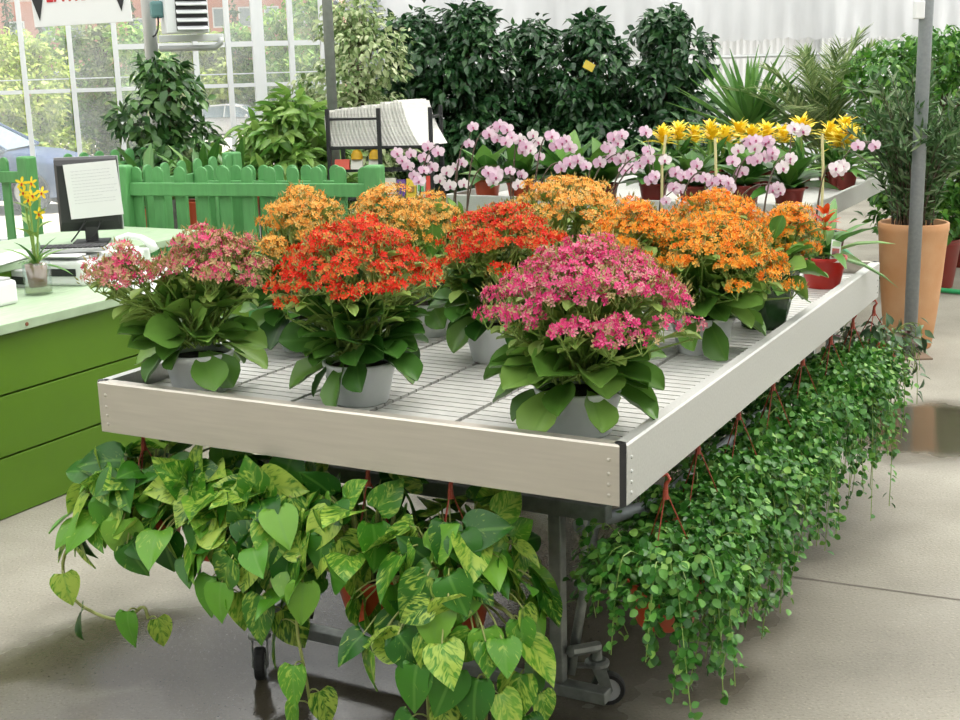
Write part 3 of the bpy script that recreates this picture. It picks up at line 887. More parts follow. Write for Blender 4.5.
def bromeliad(label, p, bmat, potmt, r=.065, h=.10, ln=.26, bh=.22, br=.07, nl=16, group=None, nb=16, leafm_='strap', tg=False):
    t = thing('bromeliad', label, 'potted plant', p, 0, group)
    pot(t, r, h, potmt, br=.72)
    m = MB(); rosette(m, (0, 0, h - .01), nl, ln, STRAP); m.build('leaves', M[leafm_], t, smooth=True)
    m = MB(); m.tube([(0, 0, h - .01), (0, 0, h + bh)], .006, 6); m.build('stem', M['stem'], t)
    m = MB()
    for lv in range(3):
        rosette(m, (0, 0, h + bh - .05 + lv * .025), nb // 3 + 1, br * (1.1 - .2 * lv), STRAP, (.25 + .3 * lv, .9 + .25 * lv), 1.9 if nb > 20 else 2.8)
    m.build('bract', M[bmat], t, smooth=True)
    if tg:
        q = MB(); q.box((-.0, -.0, 0), (.034, .0015, .075)); 
        o = q.build('plant_tag', M['paper'], t); o.location = (.02, -r * .92, h + .025); o.rotation_euler = (-.12, .12, .1)
        q = MB(); q.box((0, -.0014, -.006), (.024, .001, .030)); o2 = q.build('picture', pm('tag_picture', (.10, .10, .16), .5, noise=.9, nscale=60, col2=(.65, .12, .05)), o)
        q = MB(); q.box((0, -.0014, .024), (.026, .001, .016)); q.build('green_strip', pm('tag_green', (.45, .65, .35), .5), o)
    return t
bromeliad('small bromeliad with one red orange flower in a red pot with a plant tag', B(-.125, 2.1, ZS), 'brom_red', 'pot_red', r=.075, h=.105, ln=.24, bh=.13, br=.055, nl=13, tg=True)

# ------------------------------------------------------------------ hanging pothos along the near end
def heart_tpl():
    # heart shaped blade, petiole joint at the notch
    rows = [(-.10, .0), (-.07, .28), (.04, .42), (.18, .475), (.34, .465), (.50, .405), (.66, .31), (.80, .195), (.92, .08), (1.0, .004)]
    nx = 3; V = []; UV = []; F = []
    for i, (y, w) in enumerate(rows):
        for c in range(2 * nx + 1):
            t = (c - nx) / nx
            yy = y
            if i < 2: yy = y + (1 - abs(t)) * .10 * (1 if i == 0 else .7) if i == 1 else .0
            if i == 0: yy = .0; 
            x = w * t
            if i == 0: x = .10 * t
            V.append((x, yy, .22 * abs(x) ** 1.3 - .30 * max(0, yy) ** 2 + .02 * math.sin(6 * yy + 3 * t)))
            UV.append((.5 + x, max(yy, -.1)))
    cols = 2 * nx + 1
    for r in range(len(rows) - 1):
        for c in range(cols - 1):
            a = r * cols + c; F.append((a, a + 1, a + cols + 1, a + cols))
    return np.array(V), F, np.array(UV)
HEART = heart_tpl()

def hanger(t, H, r, z0, mt='wire_red'):
    """hook and three wires; origin at pot base, rim at height z0, hook top at H"""
    m = MB()
    for k in range(3):
        a = k * 2.094 + .5
        m.tube([(r * math.cos(a), r * math.sin(a), z0), (.004 * math.cos(a), .004 * math.sin(a), H - .045)], .0016, 5)
    m.tube([(0, 0, H - .055), (0, 0, H - .035)], [.007, .006], 8)
    m.tube([(0, 0, H - .038), (.001, 0, H - .022), (.009, 0, H - .010), (.003, 0, H), (-.007, 0, H - .005)], [.005, .005, .004, .004, .003], 6)
    return m.build('hanger', M[mt], t)

def pothos(label, lx, ly, zb, H, n=48, vines=(), seed=0, R=.20, big=1.0, lean=(0, -1), up=.16, low=-.12, hook=(0, 0)):
    """vines: list of polylines relative to the pot (bench axes) with leaves along them"""
    t = thing('pothos', label, 'hanging plant', B(lx, ly, zb), RZ)
    r, h = .085, .105
    pot(t, r, h, 'pot_terra', br=.7)
    hanger(t, H - zb, r * .96, h)
    lv = MB(); vn = MB()
    N = n
    a = ru(0, 2 * PI, N)
    a = np.where(ru(0, 1, N) < .55, math.atan2(lean[1], lean[0]) + rng.normal(0, .8, N), a)
    tt = ru(0, 1, N)
    rad = R * (.35 + .75 * tt); z = h + .03 + up * (1 - tt ** 1.5) * ru(.4, 1.15, N) + low * tt ** 2 * ru(.2, 1.4, N)
    z = np.minimum(z, H - zb - .065 - ru(0, .03, N))
    pos = np.stack([rad * np.cos(a), rad * np.sin(a), z], -1)
    out = np.stack([np.cos(a), np.sin(a), 0 * a], -1)
    d = nrm(out * ru(.25, .9, N)[:, None] + np.array([0, 0, -.7]) * (.15 + tt)[:, None] + rng.normal(0, .5, (N, 3)))
    upv = nrm(out * 1.0 + np.array([0, 0, .75]) + rng.normal(0, .3, (N, 3)))
    put(lv, HEART, pos, d, upv, big * ru(.068, .112, N), ru(.85, 1.05, N))
    for q, o in zip(pos, out):
        s0 = np.array([o[0] * .04, o[1] * .04, h - .01])
        vn.tube(bez(s0, s0 * .4 + q * .6 + [0, 0, .07], q, 6), [.0035, .003, .003, .0025, .0022, .002], 5, cap=False)
    for poly, nl in vines:
        pl = np.array(poly, float)
        # smooth the polyline
        for _ in range(2):
            mid = (pl[:-1] + pl[1:]) / 2; new = [pl[0]]
            for i in range(len(mid)): 
                new += [mid[i]] + ([pl[i + 1]] if i + 1 == len(mid) else [])
            q = [pl[0]]
            for i in range(len(pl) - 1):
                q += [pl[i] * .75 + pl[i + 1] * .25, pl[i] * .25 + pl[i + 1] * .75]
            q.append(pl[-1]); pl = np.array(q)
        vn.tube(pl, .0042, 6)
        ii = np.linspace(len(pl) * .35, len(pl) - 1, nl).astype(int)
        for j, i in enumerate(ii):
            c = pl[i]; o = nrm(np.array([math.cos(j * 2.4), math.sin(j * 2.4) - .9, 0]))
            e = c + o * .035 + [0, 0, .01]
            vn.tube(bez(c, c + o * .02 + [0, 0, .02], e, 4), .002, 4, cap=False)
            put(lv, HEART, e, nrm(o * .45 + np.array([0, 0, -1.0]) + rng.normal(0, .15, 3)), nrm(o + [0, -.4, .35]), big * ru(.075, .115), ru(.8, 1.0))
    lv.build('leaves', M['pothos'], t, smooth=True)
    vn.build('vines', M['vine'], t, smooth=True)
    return t
HZ = .674
pothos('pothos hanging outermost below the bench end, a long bare vine looping down beside the counter', -1.29, .06, .36, HZ, 76, R=.165, lean=(-.5, -1), up=.15, low=-.08,
       vines=[([(-.06, -.05, .10), (-.14, -.08, .06), (-.22, -.10, -.02), (-.20, -.10, -.13), (-.10, -.10, -.16), (.0, -.11, -.15), (.06, -.11, -.09), (.07, -.11, -.13)], 4)])
pothos('pothos hanging second from the counter, behind the leaves of its neighbours above the caster', -1.11, .10, .365, HZ, 76, R=.17, lean=(.2, -1), up=.22, low=-.06,
       vines=[([(.05, -.05, .10), (.12, -.14, .08), (.13, -.15, .02)], 3)])
pothos('pothos hanging over the swivel caster, lime marbled leaves in front of its pot', -.90, .07, .36, HZ, 84, R=.18, lean=(0, -1), up=.20, low=-.06,
       vines=[([(.0, -.05, .10), (-.03, -.13, .07), (-.04, -.15, .0)], 4), ([(.0, -.05, .10), (.07, -.13, .07), (.08, -.15, -.02)], 4)])
pothos('pothos with its orange pot in plain view and one long leafy-tipped vine', -.63, .05, .315, HZ, 50, R=.18, lean=(-.8, -.8), up=.22, low=-.08,
       vines=[([(-.02, -.06, .10), (-.10, -.12, .16), (-.12, -.14, .02), (-.10, -.14, -.10), (-.09, -.14, -.18)], 5),
              ([(-.05, 0, .10), (-.10, -.06, .22), (-.06, -.08, .25), (-.02, -.09, .14)], 4)])
pothos('pothos hanging nearest the steel bench leg, dense marbled leaves spilling towards the floor', -.42, .05, .315, HZ, 96, R=.20, lean=(.35, -1), up=.15, low=-.12,
       vines=[([(.06, -.05, .10), (.13, -.12, .08), (.15, -.14, -.08), (.14, -.14, -.20)], 8), ([(.02, -.06, .10), (.02, -.17, .07), (.04, -.19, -.10), (.03, -.18, -.22)], 9),
              ([(.08, -.03, .10), (.19, -.06, .09), (.21, -.06, -.05), (.20, -.07, -.12)], 6)])

# ------------------------------------------------------------------ creeping fig baskets along the long side
def fig_basket(label, lx, ly, zb, H, n=1000, R=.20, strands=26, reach=.30, lean=(1, -.2), mtl='fig', lsz=.0195):
    t = thing('creeping_fig', label, 'hanging plant', B(lx, ly, zb), RZ)
    r, h = .085, .105
    pot(t, r, h, 'pot_terra', br=.7)
    hanger(t, H - zb, r * .96, h)
    lv = MB(); vn = MB()
    la = math.atan2(lean[1], lean[0])
    P0 = []; D0 = []
    for k in range(strands):
        a = la + rng.normal(0, 1.05) if k % 4 else ru(0, 2 * PI)
        o = np.array([math.cos(a), math.sin(a), 0]); rr = R * ru(.45, 1.0)
        dn = reach * ru(.45, 1.1) * (1.0 if k % 4 else .6)
        s0 = np.array([o[0] * .05, o[1] * .05, h]); k1 = o * rr + [0, 0, h + ru(.02, .10)]; k2 = o * rr * ru(1.0, 1.15) + np.array([ru(-.04, .04), ru(-.04, .04), h - dn])
        pl = np.concatenate([bez(s0, s0 * .5 + k1 * .5 + [0, 0, .07], k1, 5), bez(k1, k1 + o * .03 - [0, 0, .03], k2, 8)[1:]])
        vn.tube(pl, .0014, 3, cap=False)
        m_ = max(6, int(n * .55 / strands))
        tq = ru(.15, 1, m_) * (len(pl) - 1.001); i = tq.astype(int); f_ = (tq - i)[:, None]
        c = pl[i] * (1 - f_) + pl[i + 1] * f_
        c = c + rng.normal(0, 1, (m_, 3)) * (.020 * (1.15 - tq / len(pl)))[:, None]
        P0.append(c); D0.append(np.repeat(o[None], m_, 0))
    m_ = int(n * .45)   # the bushy head over the pot
    dd = rdir(m_, .05, 1)
    P0.append(dd * np.array([R * .92, R * .92, .10]) * ru(.7, 1.05, m_)[:, None] + [0, 0, h - .01]); D0.append(dd)
    pos = np.concatenate(P0); o = np.concatenate(D0); N = len(pos)
    d = nrm(o * .5 + [0, 0, -.5] + rng.normal(0, .55, (N, 3)))
    upv = nrm(o * .8 + [0, 0, .9] + rng.normal(0, .45, (N, 3)))
    put(lv, ROUND if mtl == 'fig' else OVATE, pos, d, upv, lsz * ru(.7, 1.25, N))
    lv.build('leaves', M[mtl], t, smooth=True)
    vn.build('vines', M['stem'], t)
    return t
figs = [(.0, .23, 0.340, 'creeping fig basket nearest the near corner of the bench, a bit of orange pot showing', 2700, .19, .23),
        (-.04, .56, 0.335, 'creeping fig basket second from the near corner of the bench', 2850, .19, .24),
        (-.04, .88, 0.335, 'creeping fig basket third from the near corner, hanging from the side rail', 2850, .19, .24),
        (-.04, 1.20, 0.335, 'creeping fig basket in the middle of the side rail, fourth from the near corner', 2700, .19, .26),
        (-.04, 1.52, 0.345, 'creeping fig basket fifth from the near corner, its mound rounded towards the puddle', 2550, .19, .30),
        (-.03, 1.83, 0.355, 'creeping fig basket sixth from the near corner, long strands trailing down', 2550, .18, .38),
        (-.02, 2.10, 0.355, 'creeping fig basket last of the row, next to the dark leaved hanging plant', 2250, .18, .28)]
for lx, ly, zb, lab, n, R, re in figs:
    fig_basket(lab, lx, ly, zb, HZ, n, R, reach=re, lean=(1, -.35))
o = fig_basket('dark leaved hanging plant under the far corner of the bench, above the last creeping fig', .0, 2.34, .40, HZ, 260, .15, 16, .16, (1, -.2), 'wander', .045)
o.name = 'inch_plant'

# ------------------------------------------------------------------ green sales counter
CZ = .69
cx0 = -2.635
ct = thing('sales_counter', 'olive green panelled sales counter with pale green wooden top', 'counter', B(cx0, 0, 0), RZ)
m = MB()
nb_ = 3; ph = (CZ - .035) / nb_
for k in range(nb_):
    m.box((-.012, .70, ph * (k + .5)), (.022, 3.0, ph - .007))
m.build('front_panel', M['counter'], ct, bevel=.002)
m = MB(); m.box((-.43, .70, (CZ - .04) / 2), (.80, 2.98, CZ - .045)); m.build('body', pm('dark_green_panel', (.07, .15, .02), .6), ct)
m = MB(); m.box((-.42, .70, CZ - .018), (.90, 3.04, .036)); m.build('counter_top', M['countertop'], ct, bevel=.003)
m = MB()
for yk in (-.3, .93, 2.2): 
    m.lathe([(.0002, .0), (.007, .0), (.007, .003), (.0002, .004)], 10, (0, 0, 0))
    m.v[-1] = m.v[-1][:, [2, 0, 1]] + np.array([.030, yk, CZ - .018])
m.build('screw', pm('rusty_screw', (.20, .07, .03), .7), ct)

CP = lambda px, py, dz=0.0: (lambda q: np.array([q[0], q[1], CZ + dz]))(P(px, py, z=CZ))
dk = thing('desk', 'pale green topped desk behind the sales counter carrying the black monitor', 'desk', B(cx0 - .885, 0, 0), RZ)
m = MB(); m.box((-.42, 1.62, CZ - .018), (.82, 2.9, .036)); m.build('desk_top', M['countertop'], dk, bevel=.003)
for x in (-.05, -.78):
    for y in (.25, 3.0):
        m = MB(); m.box((x, y, (CZ - .036) / 2), (.05, .05, CZ - .036)); m.build('leg', M['fence'], dk)
# raised shelf at the back edge with papers
q = CP(2, 282)
sh = thing('desk_shelf', 'pale green shelf block standing on the counter under white papers', 'shelf', q + BX[0] * 0, RZ)
sh.location = tuple(P(4, 290, z=CZ))
m = MB(); m.box((-.40, .06, .085), (.80, .30, .03)); m.build('board', M['countertop'], sh, bevel=.003)
m = MB(); m.box((-.03, .06, .035), (.03, .26, .07)); m.build('support', M['counter'], sh)
m = MB(); m.box((-.74, .06, .035), (.03, .26, .07)); m.build('support', M['counter'], sh)
ZSH = CZ + .10
def paper_sheet(label, p, w, h, rz, dz=0, curl=.01, n=1, name='paper_sheet', group=None, tilt=0):
    m = MB(); nu_ = 8
    V = []; 
    for i in range(nu_ + 1):
        for j_ in range(nu_ + 1):
            u, v = i / nu_ - .5, j_ / nu_ - .5
            V.append((u * w, v * h, curl * (math.sin(u * 5 + 1) + 1.0) * (.5 + v) + .001))
    F = [(i * (nu_ + 1) + j_, (i + 1) * (nu_ + 1) + j_, (i + 1) * (nu_ + 1) + j_ + 1, i * (nu_ + 1) + j_ + 1) for i in range(nu_) for j_ in range(nu_)]
    m.add(V, F); o = m.build(name, M['paper'], smooth=True)
    o.location = tuple(p); o.rotation_euler = (tilt, 0, rz)
    s_ = o.modifiers.new('thickness', 'SOLIDIFY'); s_.thickness = .0012 * n
    return tag(o, label, 'paper', group)
base_sh = np.array(sh.location)
for k, (dx, dy, lab) in enumerate(((-.10, .06, 'white paper lying on the pale green shelf nearest the glass vase'), (-.34, .04, 'white paper on the pale green shelf at the edge of the view'))):
    q = base_sh + X3 * dx + Y3 * dy; paper_sheet(lab, (q[0], q[1], ZSH + .004 + .006 * k), .21, .26, RZ + .2 + .4 * k, curl=.012, n=3)

def bxo(name, c, size, mt, parent, bevel=.004, rotm=None):
    m = MB(); m.box(c, size, rotm); return m.build(name, M[mt] if isinstance(mt, str) else mt, parent, bevel=bevel)

# glass vase with a yellow orchid
vp = CP(39, 294)
v = thing('glass_vase', 'clear glass cylinder vase holding a terracotta pot, on the pale green counter', 'vase', vp)
m = MB(); m.lathe([(.0003, 0), (.05, 0), (.053, .004), (.054, .125), (.0505, .125), (.049, .008), (.0003, .008)], 28); m.build('glass', M['vase'], v, smooth=True)
m = MB(); m.lathe([(.0003, .009), (.0485, .009), (.0485, .03), (.0003, .03)], 24); m.build('water', M['water'], v, smooth=True)
oy = thing('yellow_orchid', 'yellow orchid in a brown pot inside the clear glass vase', 'potted plant', vp + [0, 0, .031])
m = MB(); m.lathe([(.0003, 0), (.033, 0), (.042, .085), (.038, .085), (.0003, .075)], 22); m.build('pot', M['terracotta'] if False else pm('brown_clay', (.30, .13, .07), .7, noise=.2), oy, smooth=True)
m = MB(); rosette(m, (0, 0, .08), 9, .13, STRAP, (.15, 1.2)); m.build('leaves', M['strap'], oy, smooth=True)
m = MB()
tips = []
for k, (dx, dy, h) in enumerate(((.0, .0, .40), (-.02, .01, .37), (.035, -.01, .34))):
    pl = bez((dx * .3, dy, .08), (dx * .5, dy, .2), (dx * 1.3, dy, h), 8); m.tube(pl, .004, 6); tips.append(pl)
    for z in range(3): put(m, OVATE, pl[3 + z], nrm(np.array([ru(-1, 1), ru(-1, 1), .7])), [0, 0, 1], .07, .7)
m.build('stem', M['stem'], oy, smooth=True)

PHAL = MB()
def petal(a, ln, w, tilt=0):
    """rounded petal in the flower plane (x right, z up in flower space -> stored x,y, face +z)"""
    rows = [(.06, .2), (.25, .75), (.5, 1), (.75, .9), (.93, .5), (1, .1)]
    V = []; n = 3
    for (t, ww) in rows:
        for c in (-1, 0, 1):
            x = c * ww * w / 2; y = t * ln
            zz = -.14 * t * t * ln + (.10 * w if c == 0 else 0) * -1
            V.append((x * math.cos(a) + y * math.sin(a), -x * math.sin(a) + y * math.cos(a), zz + tilt))
    F = [(r * 3 + c, r * 3 + c + 1, r * 3 + c + 4, r * 3 + c + 3) for r in range(5) for c in (0, 1)]
    return np.array(V), F
def bloom_mesh(name, mt, kind='phal'):
    m = MB()
    if kind == 'phal':
        for a, l, w, t in ((0, .95, .62, -.03), (2.25, .9, .6, -.03), (-2.25, .9, .6, -.03), (1.35, 1.0, 1.05, .02), (-1.35, 1.0, 1.05, .02)):
            V, F = petal(a, l, w, t); m.add(V, F, None, 0)
    else:
        for k in range(5):
            V, F = petal(k * 1.2566 + .1, 1.0, .42, 0); m.add(V, F, None, 0)
    m.lathe([(.001, .30), (.10, .22), (.16, .08), (.08, -.05)], 8, (0, -.10, 0), 1)
    V, F = petal(PI, .45, .3, .12); m.add(V, F, None, 1)
    return m.build(name, mt, smooth=True)
BL = {}
def bloom(parent, kind, pos, face, size, roll=0):
    """one orchid flower at pos looking along face"""
    if kind not in BL:
        o = bloom_mesh('bloom', {'pink': [M['orch_pink'], M['orch_lip']], 'white': [M['orch_white'], M['orch_lip']], 'yellow': [M['orch_yellow'], M['brom_red']]}[kind], 'phal' if kind != 'yellow' else 'star')
        BL[kind] = o
    else:
        o = BL[kind].copy(); COL.objects.link(o)
    o.parent = parent
    f = Vector(face).normalized(); z = f
    up_ = Vector((0, 0, 1)); x = up_.cross(z).normalized(); y = z.cross(x)
    R = Matrix((x, y, z)).transposed() @ Matrix.Rotation(roll, 3, 'Z')
    o.matrix_local = Matrix.Translation(Vector(pos)) @ R.to_4x4() @ Matrix.Scale(size, 4)
    return o
for k, (i, pl) in enumerate(((7, 0), (6, 0), (7, 1), (6, 1), (7, 2), (5, 2), (7, 0))):
    q = tips[pl][i] + np.array([ru(-.028, .028), -.018, ru(-.02, .025)])
    bloom(oy, 'yellow', q, (ru(-.5, .5), -1, ru(-.1, .4)), .026, ru(-.4, .4))

# monitor seen from behind with a taped note
mp_ = CP(92, 243)
mo = thing('monitor', 'black flat monitor seen from behind, standing on the counter with a sheet taped to it', 'monitor', mp_, .16)
mscl = mp_[1] / FOC
mw_, mh_ = 62 * mscl, 74 * mscl
zb_ = .02
bxo('stand', (0, .02, .006), (.17, .15, .012), 'black', mo)
bxo('neck', (0, .03, .05), (.06, .035, .09), 'black', mo)
bxo('bezel', (0, .065, zb_ + .035 + mh_ / 2), (mw_, .022, mh_), 'grey', mo, .004)
m = MB()
for (y, sx_, z0_, z1_) in ((.054, .49, .0, 1.0), (.02, .485, .02, .97), (.0, .44, .14, .90)):
    for (x, z) in ((-sx_, z0_), (sx_, z0_), (sx_, z1_), (-sx_, z1_)): m.v.append(np.array([[x * mw_, y, zb_ + .035 + z * mh_]])); m.uv.append(np.zeros((1, 2))); m.n += 1
m.f = [(0, 1, 5, 4), (1, 2, 6, 5), (2, 3, 7, 6), (3, 0, 4, 7), (4, 5, 9, 8), (5, 6, 10, 9), (6, 7, 11, 10), (7, 4, 8, 11), (8, 9, 10, 11)]; m.mi = [0] * 9
m.build('back_cover', M['black'], mo)
bxo('sticker', (mw_ * .30, -.012 + .026, zb_ + .035 + mh_ * .10), (.035, .004, .014), 'paper', mo, 0)
m = MB(); m.tube(bez((-.02, .0, zb_ + .09), (-.06, -.05, .05), (-.10, .02, .01), 8), .004, 6); m.tube(bez((.05, .0, zb_ + .09), (.04, -.05, .05), (-.02, -.04, .01), 8), .003, 6)
m.build('cable', M['black'], mo, smooth=True)
nw_, nh_ = 51 * mscl, 54 * mscl
note = MB(); note.box((0, 0, 0), (nw_, .002, nh_)); no = note.build('taped_note', M['paper'])
tag(no, 'white handwritten sheet taped to the back of the black monitor', 'paper')
no.parent = None; no.location = tuple(np.array(mp_) + np.array([.115 * mw_, -.012, zb_ + .035 + mh_ * .57])); no.rotation_euler = (.0, -.06, .16)
m = MB()
for k in range(11):
    x0_ = -nw_ * .38
    wl = nw_ * (.80 if k not in (4, 8) else .55) * ru(.88, 1)
    z = nh_ * (.36 - k * .058)
    x = x0_
    while x < x0_ + wl:
        l = ru(.006, .018); pts = [(x + l * t, -.0013, z + .0018 * math.sin(t * 9 + k)) for t in np.linspace(0, 1, 5)]
        m.tube(pts, .0006, 3); x += l + .004
m.build('handwriting', M['ink'], no)

# printer, keyboard, handset, devices
pp = CP(72, 282)
pr_ = thing('printer', 'white desktop printer in front of the monitor on the counter', 'printer', pp, RZ + .3)
bxo('body', (0, 0, .05), (.22, .20, .10), 'white', pr_, .012)
bxo('paper_slot', (0, -.101, .055), (.15, .006, .03), 'black', pr_, .001)
bxo('lid', (0, .01, .106), (.20, .15, .012), 'grey', pr_, .004)
bxo('paper_tray', (0, -.06, .118), (.17, .08, .006), 'white', pr_, .002)
kp = pp + np.array([-.02, .05, 0])
kb_ = thing('keyboard', 'grey keyboard laid over the white printer under the monitor', 'keyboard', (pp[0] + .0, pp[1] + .02, CZ + .124), RZ + .55)
bxo('case', (0, 0, .009), (.30, .11, .016), 'grey', kb_, .004)
m = MB()
for r in range(5):
    for c in range(14): m.box((-.133 + c * .0205, -.04 + r * .02, .0195), (.017, .016, .006))
m.build('keys', M['black'], kb_)
hp = CP(137, 262)
ph_ = thing('handset', 'white curved telephone handset standing in its cradle beside the monitor', 'telephone', hp, -.2)
bxo('cradle', (0, 0, .03), (.10, .09, .06), 'white', ph_, .012)
m = MB(); m.tube([(-.09, 0, .055), (-.075, 0, .10), (-.03, 0, .118), (.03, 0, .108), (.075, 0, .08), (.09, 0, .05)], [.02, .02, .014, .014, .02, .022], 12); m.build('receiver', M['white'], ph_, smooth=True)
dp = CP(4, 306)
de = thing('card_terminal', 'white boxy device at the edge of the counter next to the glass vase', 'device', dp, RZ)
bxo('body', (-.06, 0, .045), (.14, .13, .09), 'white', de, .012)
bxo('cover', (-.06, .0, .094), (.11, .10, .012), 'grey', de, .004)
m = MB(); m.tube([(.02, -.05, .004), (.05, -.09, .004), (.03, -.13, .004), (-.02, -.12, .004), (-.03, -.09, .004)], .003, 6); m.build('cord', M['black'], de, smooth=True)
q = CP(18, 300)
bd_ = thing('cash_drawer', 'black and grey box behind the glass vase on the counter', 'box', CP(14, 290) + np.array([.02, .12, 0]), RZ)
bxo('case', (0, 0, .035), (.18, .14, .07), 'grey', bd_, .004); bxo('opening', (.0, -.071, .03), (.12, .004, .03), 'black', bd_, 0)
q = CP(150, 285)
for k, (dx, dy, rz_, lab) in enumerate(((0, 0, -.5, 'white paper draped over the counter edge behind the fading pink flowers'), (-.10, .10, -.2, 'white paper under the black monitor next to the handset'))):
    paper_sheet(lab, (q[0] + dx, q[1] + dy, CZ + .004 + .004 * k), .21, .29, rz_, curl=.03 if k == 0 else .008, n=2, tilt=.15 if k == 0 else 0)
q = CP(100, 255)
mg = MB()
for k in range(3): mg.box((ru(-.01, .01), ru(-.01, .01), .006 + .012 * k), (.24, .17, .010), rot('Z', ru(-.15, .15)))
o = mg.build('document_stack', M['paper']); o.location = (q[0] + .07, q[1] - .08, CZ); o.rotation_euler = (0, 0, .2); tag(o, 'low stack of documents lying on the counter beside the monitor base', 'papers')

# ------------------------------------------------------------------ green picket fences
def picket_fence(label, a, b, h, n, posts=(1, 1), hp=1.0, pw=.066, face=1):
    """a, b ground points; n pickets between the posts"""
    a = np.array([a[0], a[1], 0.]); b = np.array([b[0], b[1], 0.]); Ln = np.linalg.norm(b - a); d = (b - a) / Ln
    ang = math.atan2(d[1], d[0])
    t = thing('picket_fence', label, 'fence', a, ang)
    for z in (h - .12, .22):
        m = MB(); m.box((Ln / 2, 0, z), (Ln, .03, .07)); m.build('rail', M['fence'], t, bevel=.004)
    for k in range(n):
        x = (k + .5) * Ln / n
        m = MB(); r = pw / 2; zt = h - r
        poly = [(x - r, .06), (x + r, .06), (x + r, zt)] + [(x + r * math.cos(q), zt + r * math.sin(q)) for q in np.linspace(.25, PI - .25, 7)] + [(x - r, zt)]
        m.prism(poly, .018, ((0, -face * .017 + (.0 if face > 0 else -.018) + .018 * (face < 0), 0), (1, 0, 0), Z3, (0, -face, 0)) if face > 0 else ((0, .017, 0), (1, 0, 0), Z3, (0, 1, 0)))
        m.build('picket', M['fence'], t, bevel=.003)
    for e, x in zip(posts, (0, Ln)):
        if e:
            m = MB(); m.box((x, 0, hp / 2 + .005), (.09, .09, hp + .01)); m.build('post', M['fence'], t, bevel=.012)
    return t
fr = P(374, 167, z=1.0); fl_ = P(122, 167, z=1.0)
d = (fl_ - fr)[:2]; d /= np.linalg.norm(d)
fg = P(26, 158, z=1.0)
picket_fence('green picket fence behind the sales counter, ending in a thick post by the leaflet rack', fr, fl_, 1.0, 11)
d2 = BY
picket_fence('short green picket fence running back from the post beside the black monitor', fl_ + Y3 * .10, fl_ + Y3 * .95, 1.0, 6, (0, 1))
picket_fence('green picket fence at the edge of the view behind the yellow orchid', fg, fg - np.array([.88, -.474, 0]) * .9, 1.0, 6, (1, 0))
picket_fence('green picket fence beyond the yellow orchid running back towards the glass wall', fg + np.array([.10, .30, 0]), fg + np.array([.10, .30, 0]) + np.array([.50, .62, 0]) * .9, 1.0, 6, (0, 0))
picket_fence('rear green picket fence half hidden behind the pickets nearest the sales counter', fr + Y3 * .28 + np.array([-.35, .2, 0]), fl_ + Y3 * .26 + np.array([.25, 0, 0]), .98, 10, (0, 0))

# ------------------------------------------------------------------ orchids on a low table behind the bench
ot = thing('orchid_table', 'grey display table behind the kalanchoes under the orchid pots', 'table', B(0, 0, 0), RZ)
TZ = .66
m = MB(); m.box((-1.25, 2.85, TZ - .015), (2.0, .42, .03)); m.build('table_top', M['slat'], ot, bevel=.004)
for x in (-2.2, -.30):
    for y in (2.68, 3.02): m = MB(); m.box((x, y, (TZ - .03) / 2), (.035, .035, TZ - .03)); m.build('leg', M['steel'], ot)

def orchid(label, bx_, by_, kind, spikes, stake=None, hpot=.10):
    """spikes: lists of blooms as (px, py[, kind]) seen in the photograph, tip last"""
    p = B(bx_, by_, TZ)
    t = thing('orchid', label, 'orchid', p)
    pot(t, .055, hpot, 'pot_terra' if kind != 'pink' else 'pot_brown', br=.75, n=18)
    m = MB(); rosette(m, (0, 0, hpot - .01), 6, .17, BROAD, (.1, .8)); m.build('leaves', M['strap'], t, smooth=True)
    for sp in spikes:
        pts = [np.array([ru(-.01, .01), ru(-.01, .01), hpot - .01])]
        bl = []
        for e in sp:
            q = P(e[0], e[1], Y=p[1] + ru(-.06, .05)) - p
            bl.append((q, e[2] if len(e) > 2 else kind))
        first = bl[0][0]
        k0 = pts[0] * .6 + first * .4 + [0, 0, .12]
        arc = bez(pts[0], [first[0] * .15, first[1] * .15, first[2] * .9 + .08], first + [0, .02, .02], 10)
        line = list(arc) + [q + np.array([0, .025, .015]) for q, _ in bl[1:]]
        m = MB(); m.tube(line, np.linspace(.0045, .0022, len(line)), 6); o = m.build('flower_spike', M['stem_dark'], t, smooth=True)
        for q, kd in bl:
            bloom(t, kd, q, (ru(-.45, .45), -1, ru(-.15, .35)), ru(.026, .034), ru(-.35, .35))
    if stake:
        q = P(*stake[0], Y=p[1] + .03) - p; q2 = P(*stake[1], Y=p[1] + .03) - p
        m = MB(); dd = (q2 - q); m.tube([[q[0], q[1], hpot * .5], q, q2], .006, 5); m.build('stake', M['stake'], t)
    return t
W = 'white'; K_ = 'pink'
orchid('pink orchid on a long bent spike in front of the leaflet rack', -2.12, 2.80, K_, [[(438, 152), (428, 147), (424, 158), (411, 154), (397, 153), (402, 160)], [(432, 168), (424, 170), (414, 176), (419, 181), (408, 166)]])
orchid('white orchid with two pale pink flowers, lowest blooms beside the leaflet rack', -2.0, 2.93, W, [[(462, 163, K_), (455, 168), (447, 172), (440, 180), (450, 186), (464, 184)], [(469, 144, K_), (473, 127, K_)]])
orchid('pale pink orchid with crowded blooms standing highest against the dark trees', -1.86, 2.78, K_, [[(489, 134), (494, 129), (500, 126), (507, 129), (512, 137), (497, 139), (506, 142)], [(488, 172), (497, 172), (493, 181, W), (496, 177)]])
orchid('white and pink orchid between the crowded pale pink one and the dark ficus trunk', -1.70, 2.92, W, [[(520, 140), (526, 146, K_), (533, 135), (538, 142), (531, 150), (523, 151, K_), (540, 157, K_)], [(510, 171, K_), (522, 175, K_), (518, 185, W)]])
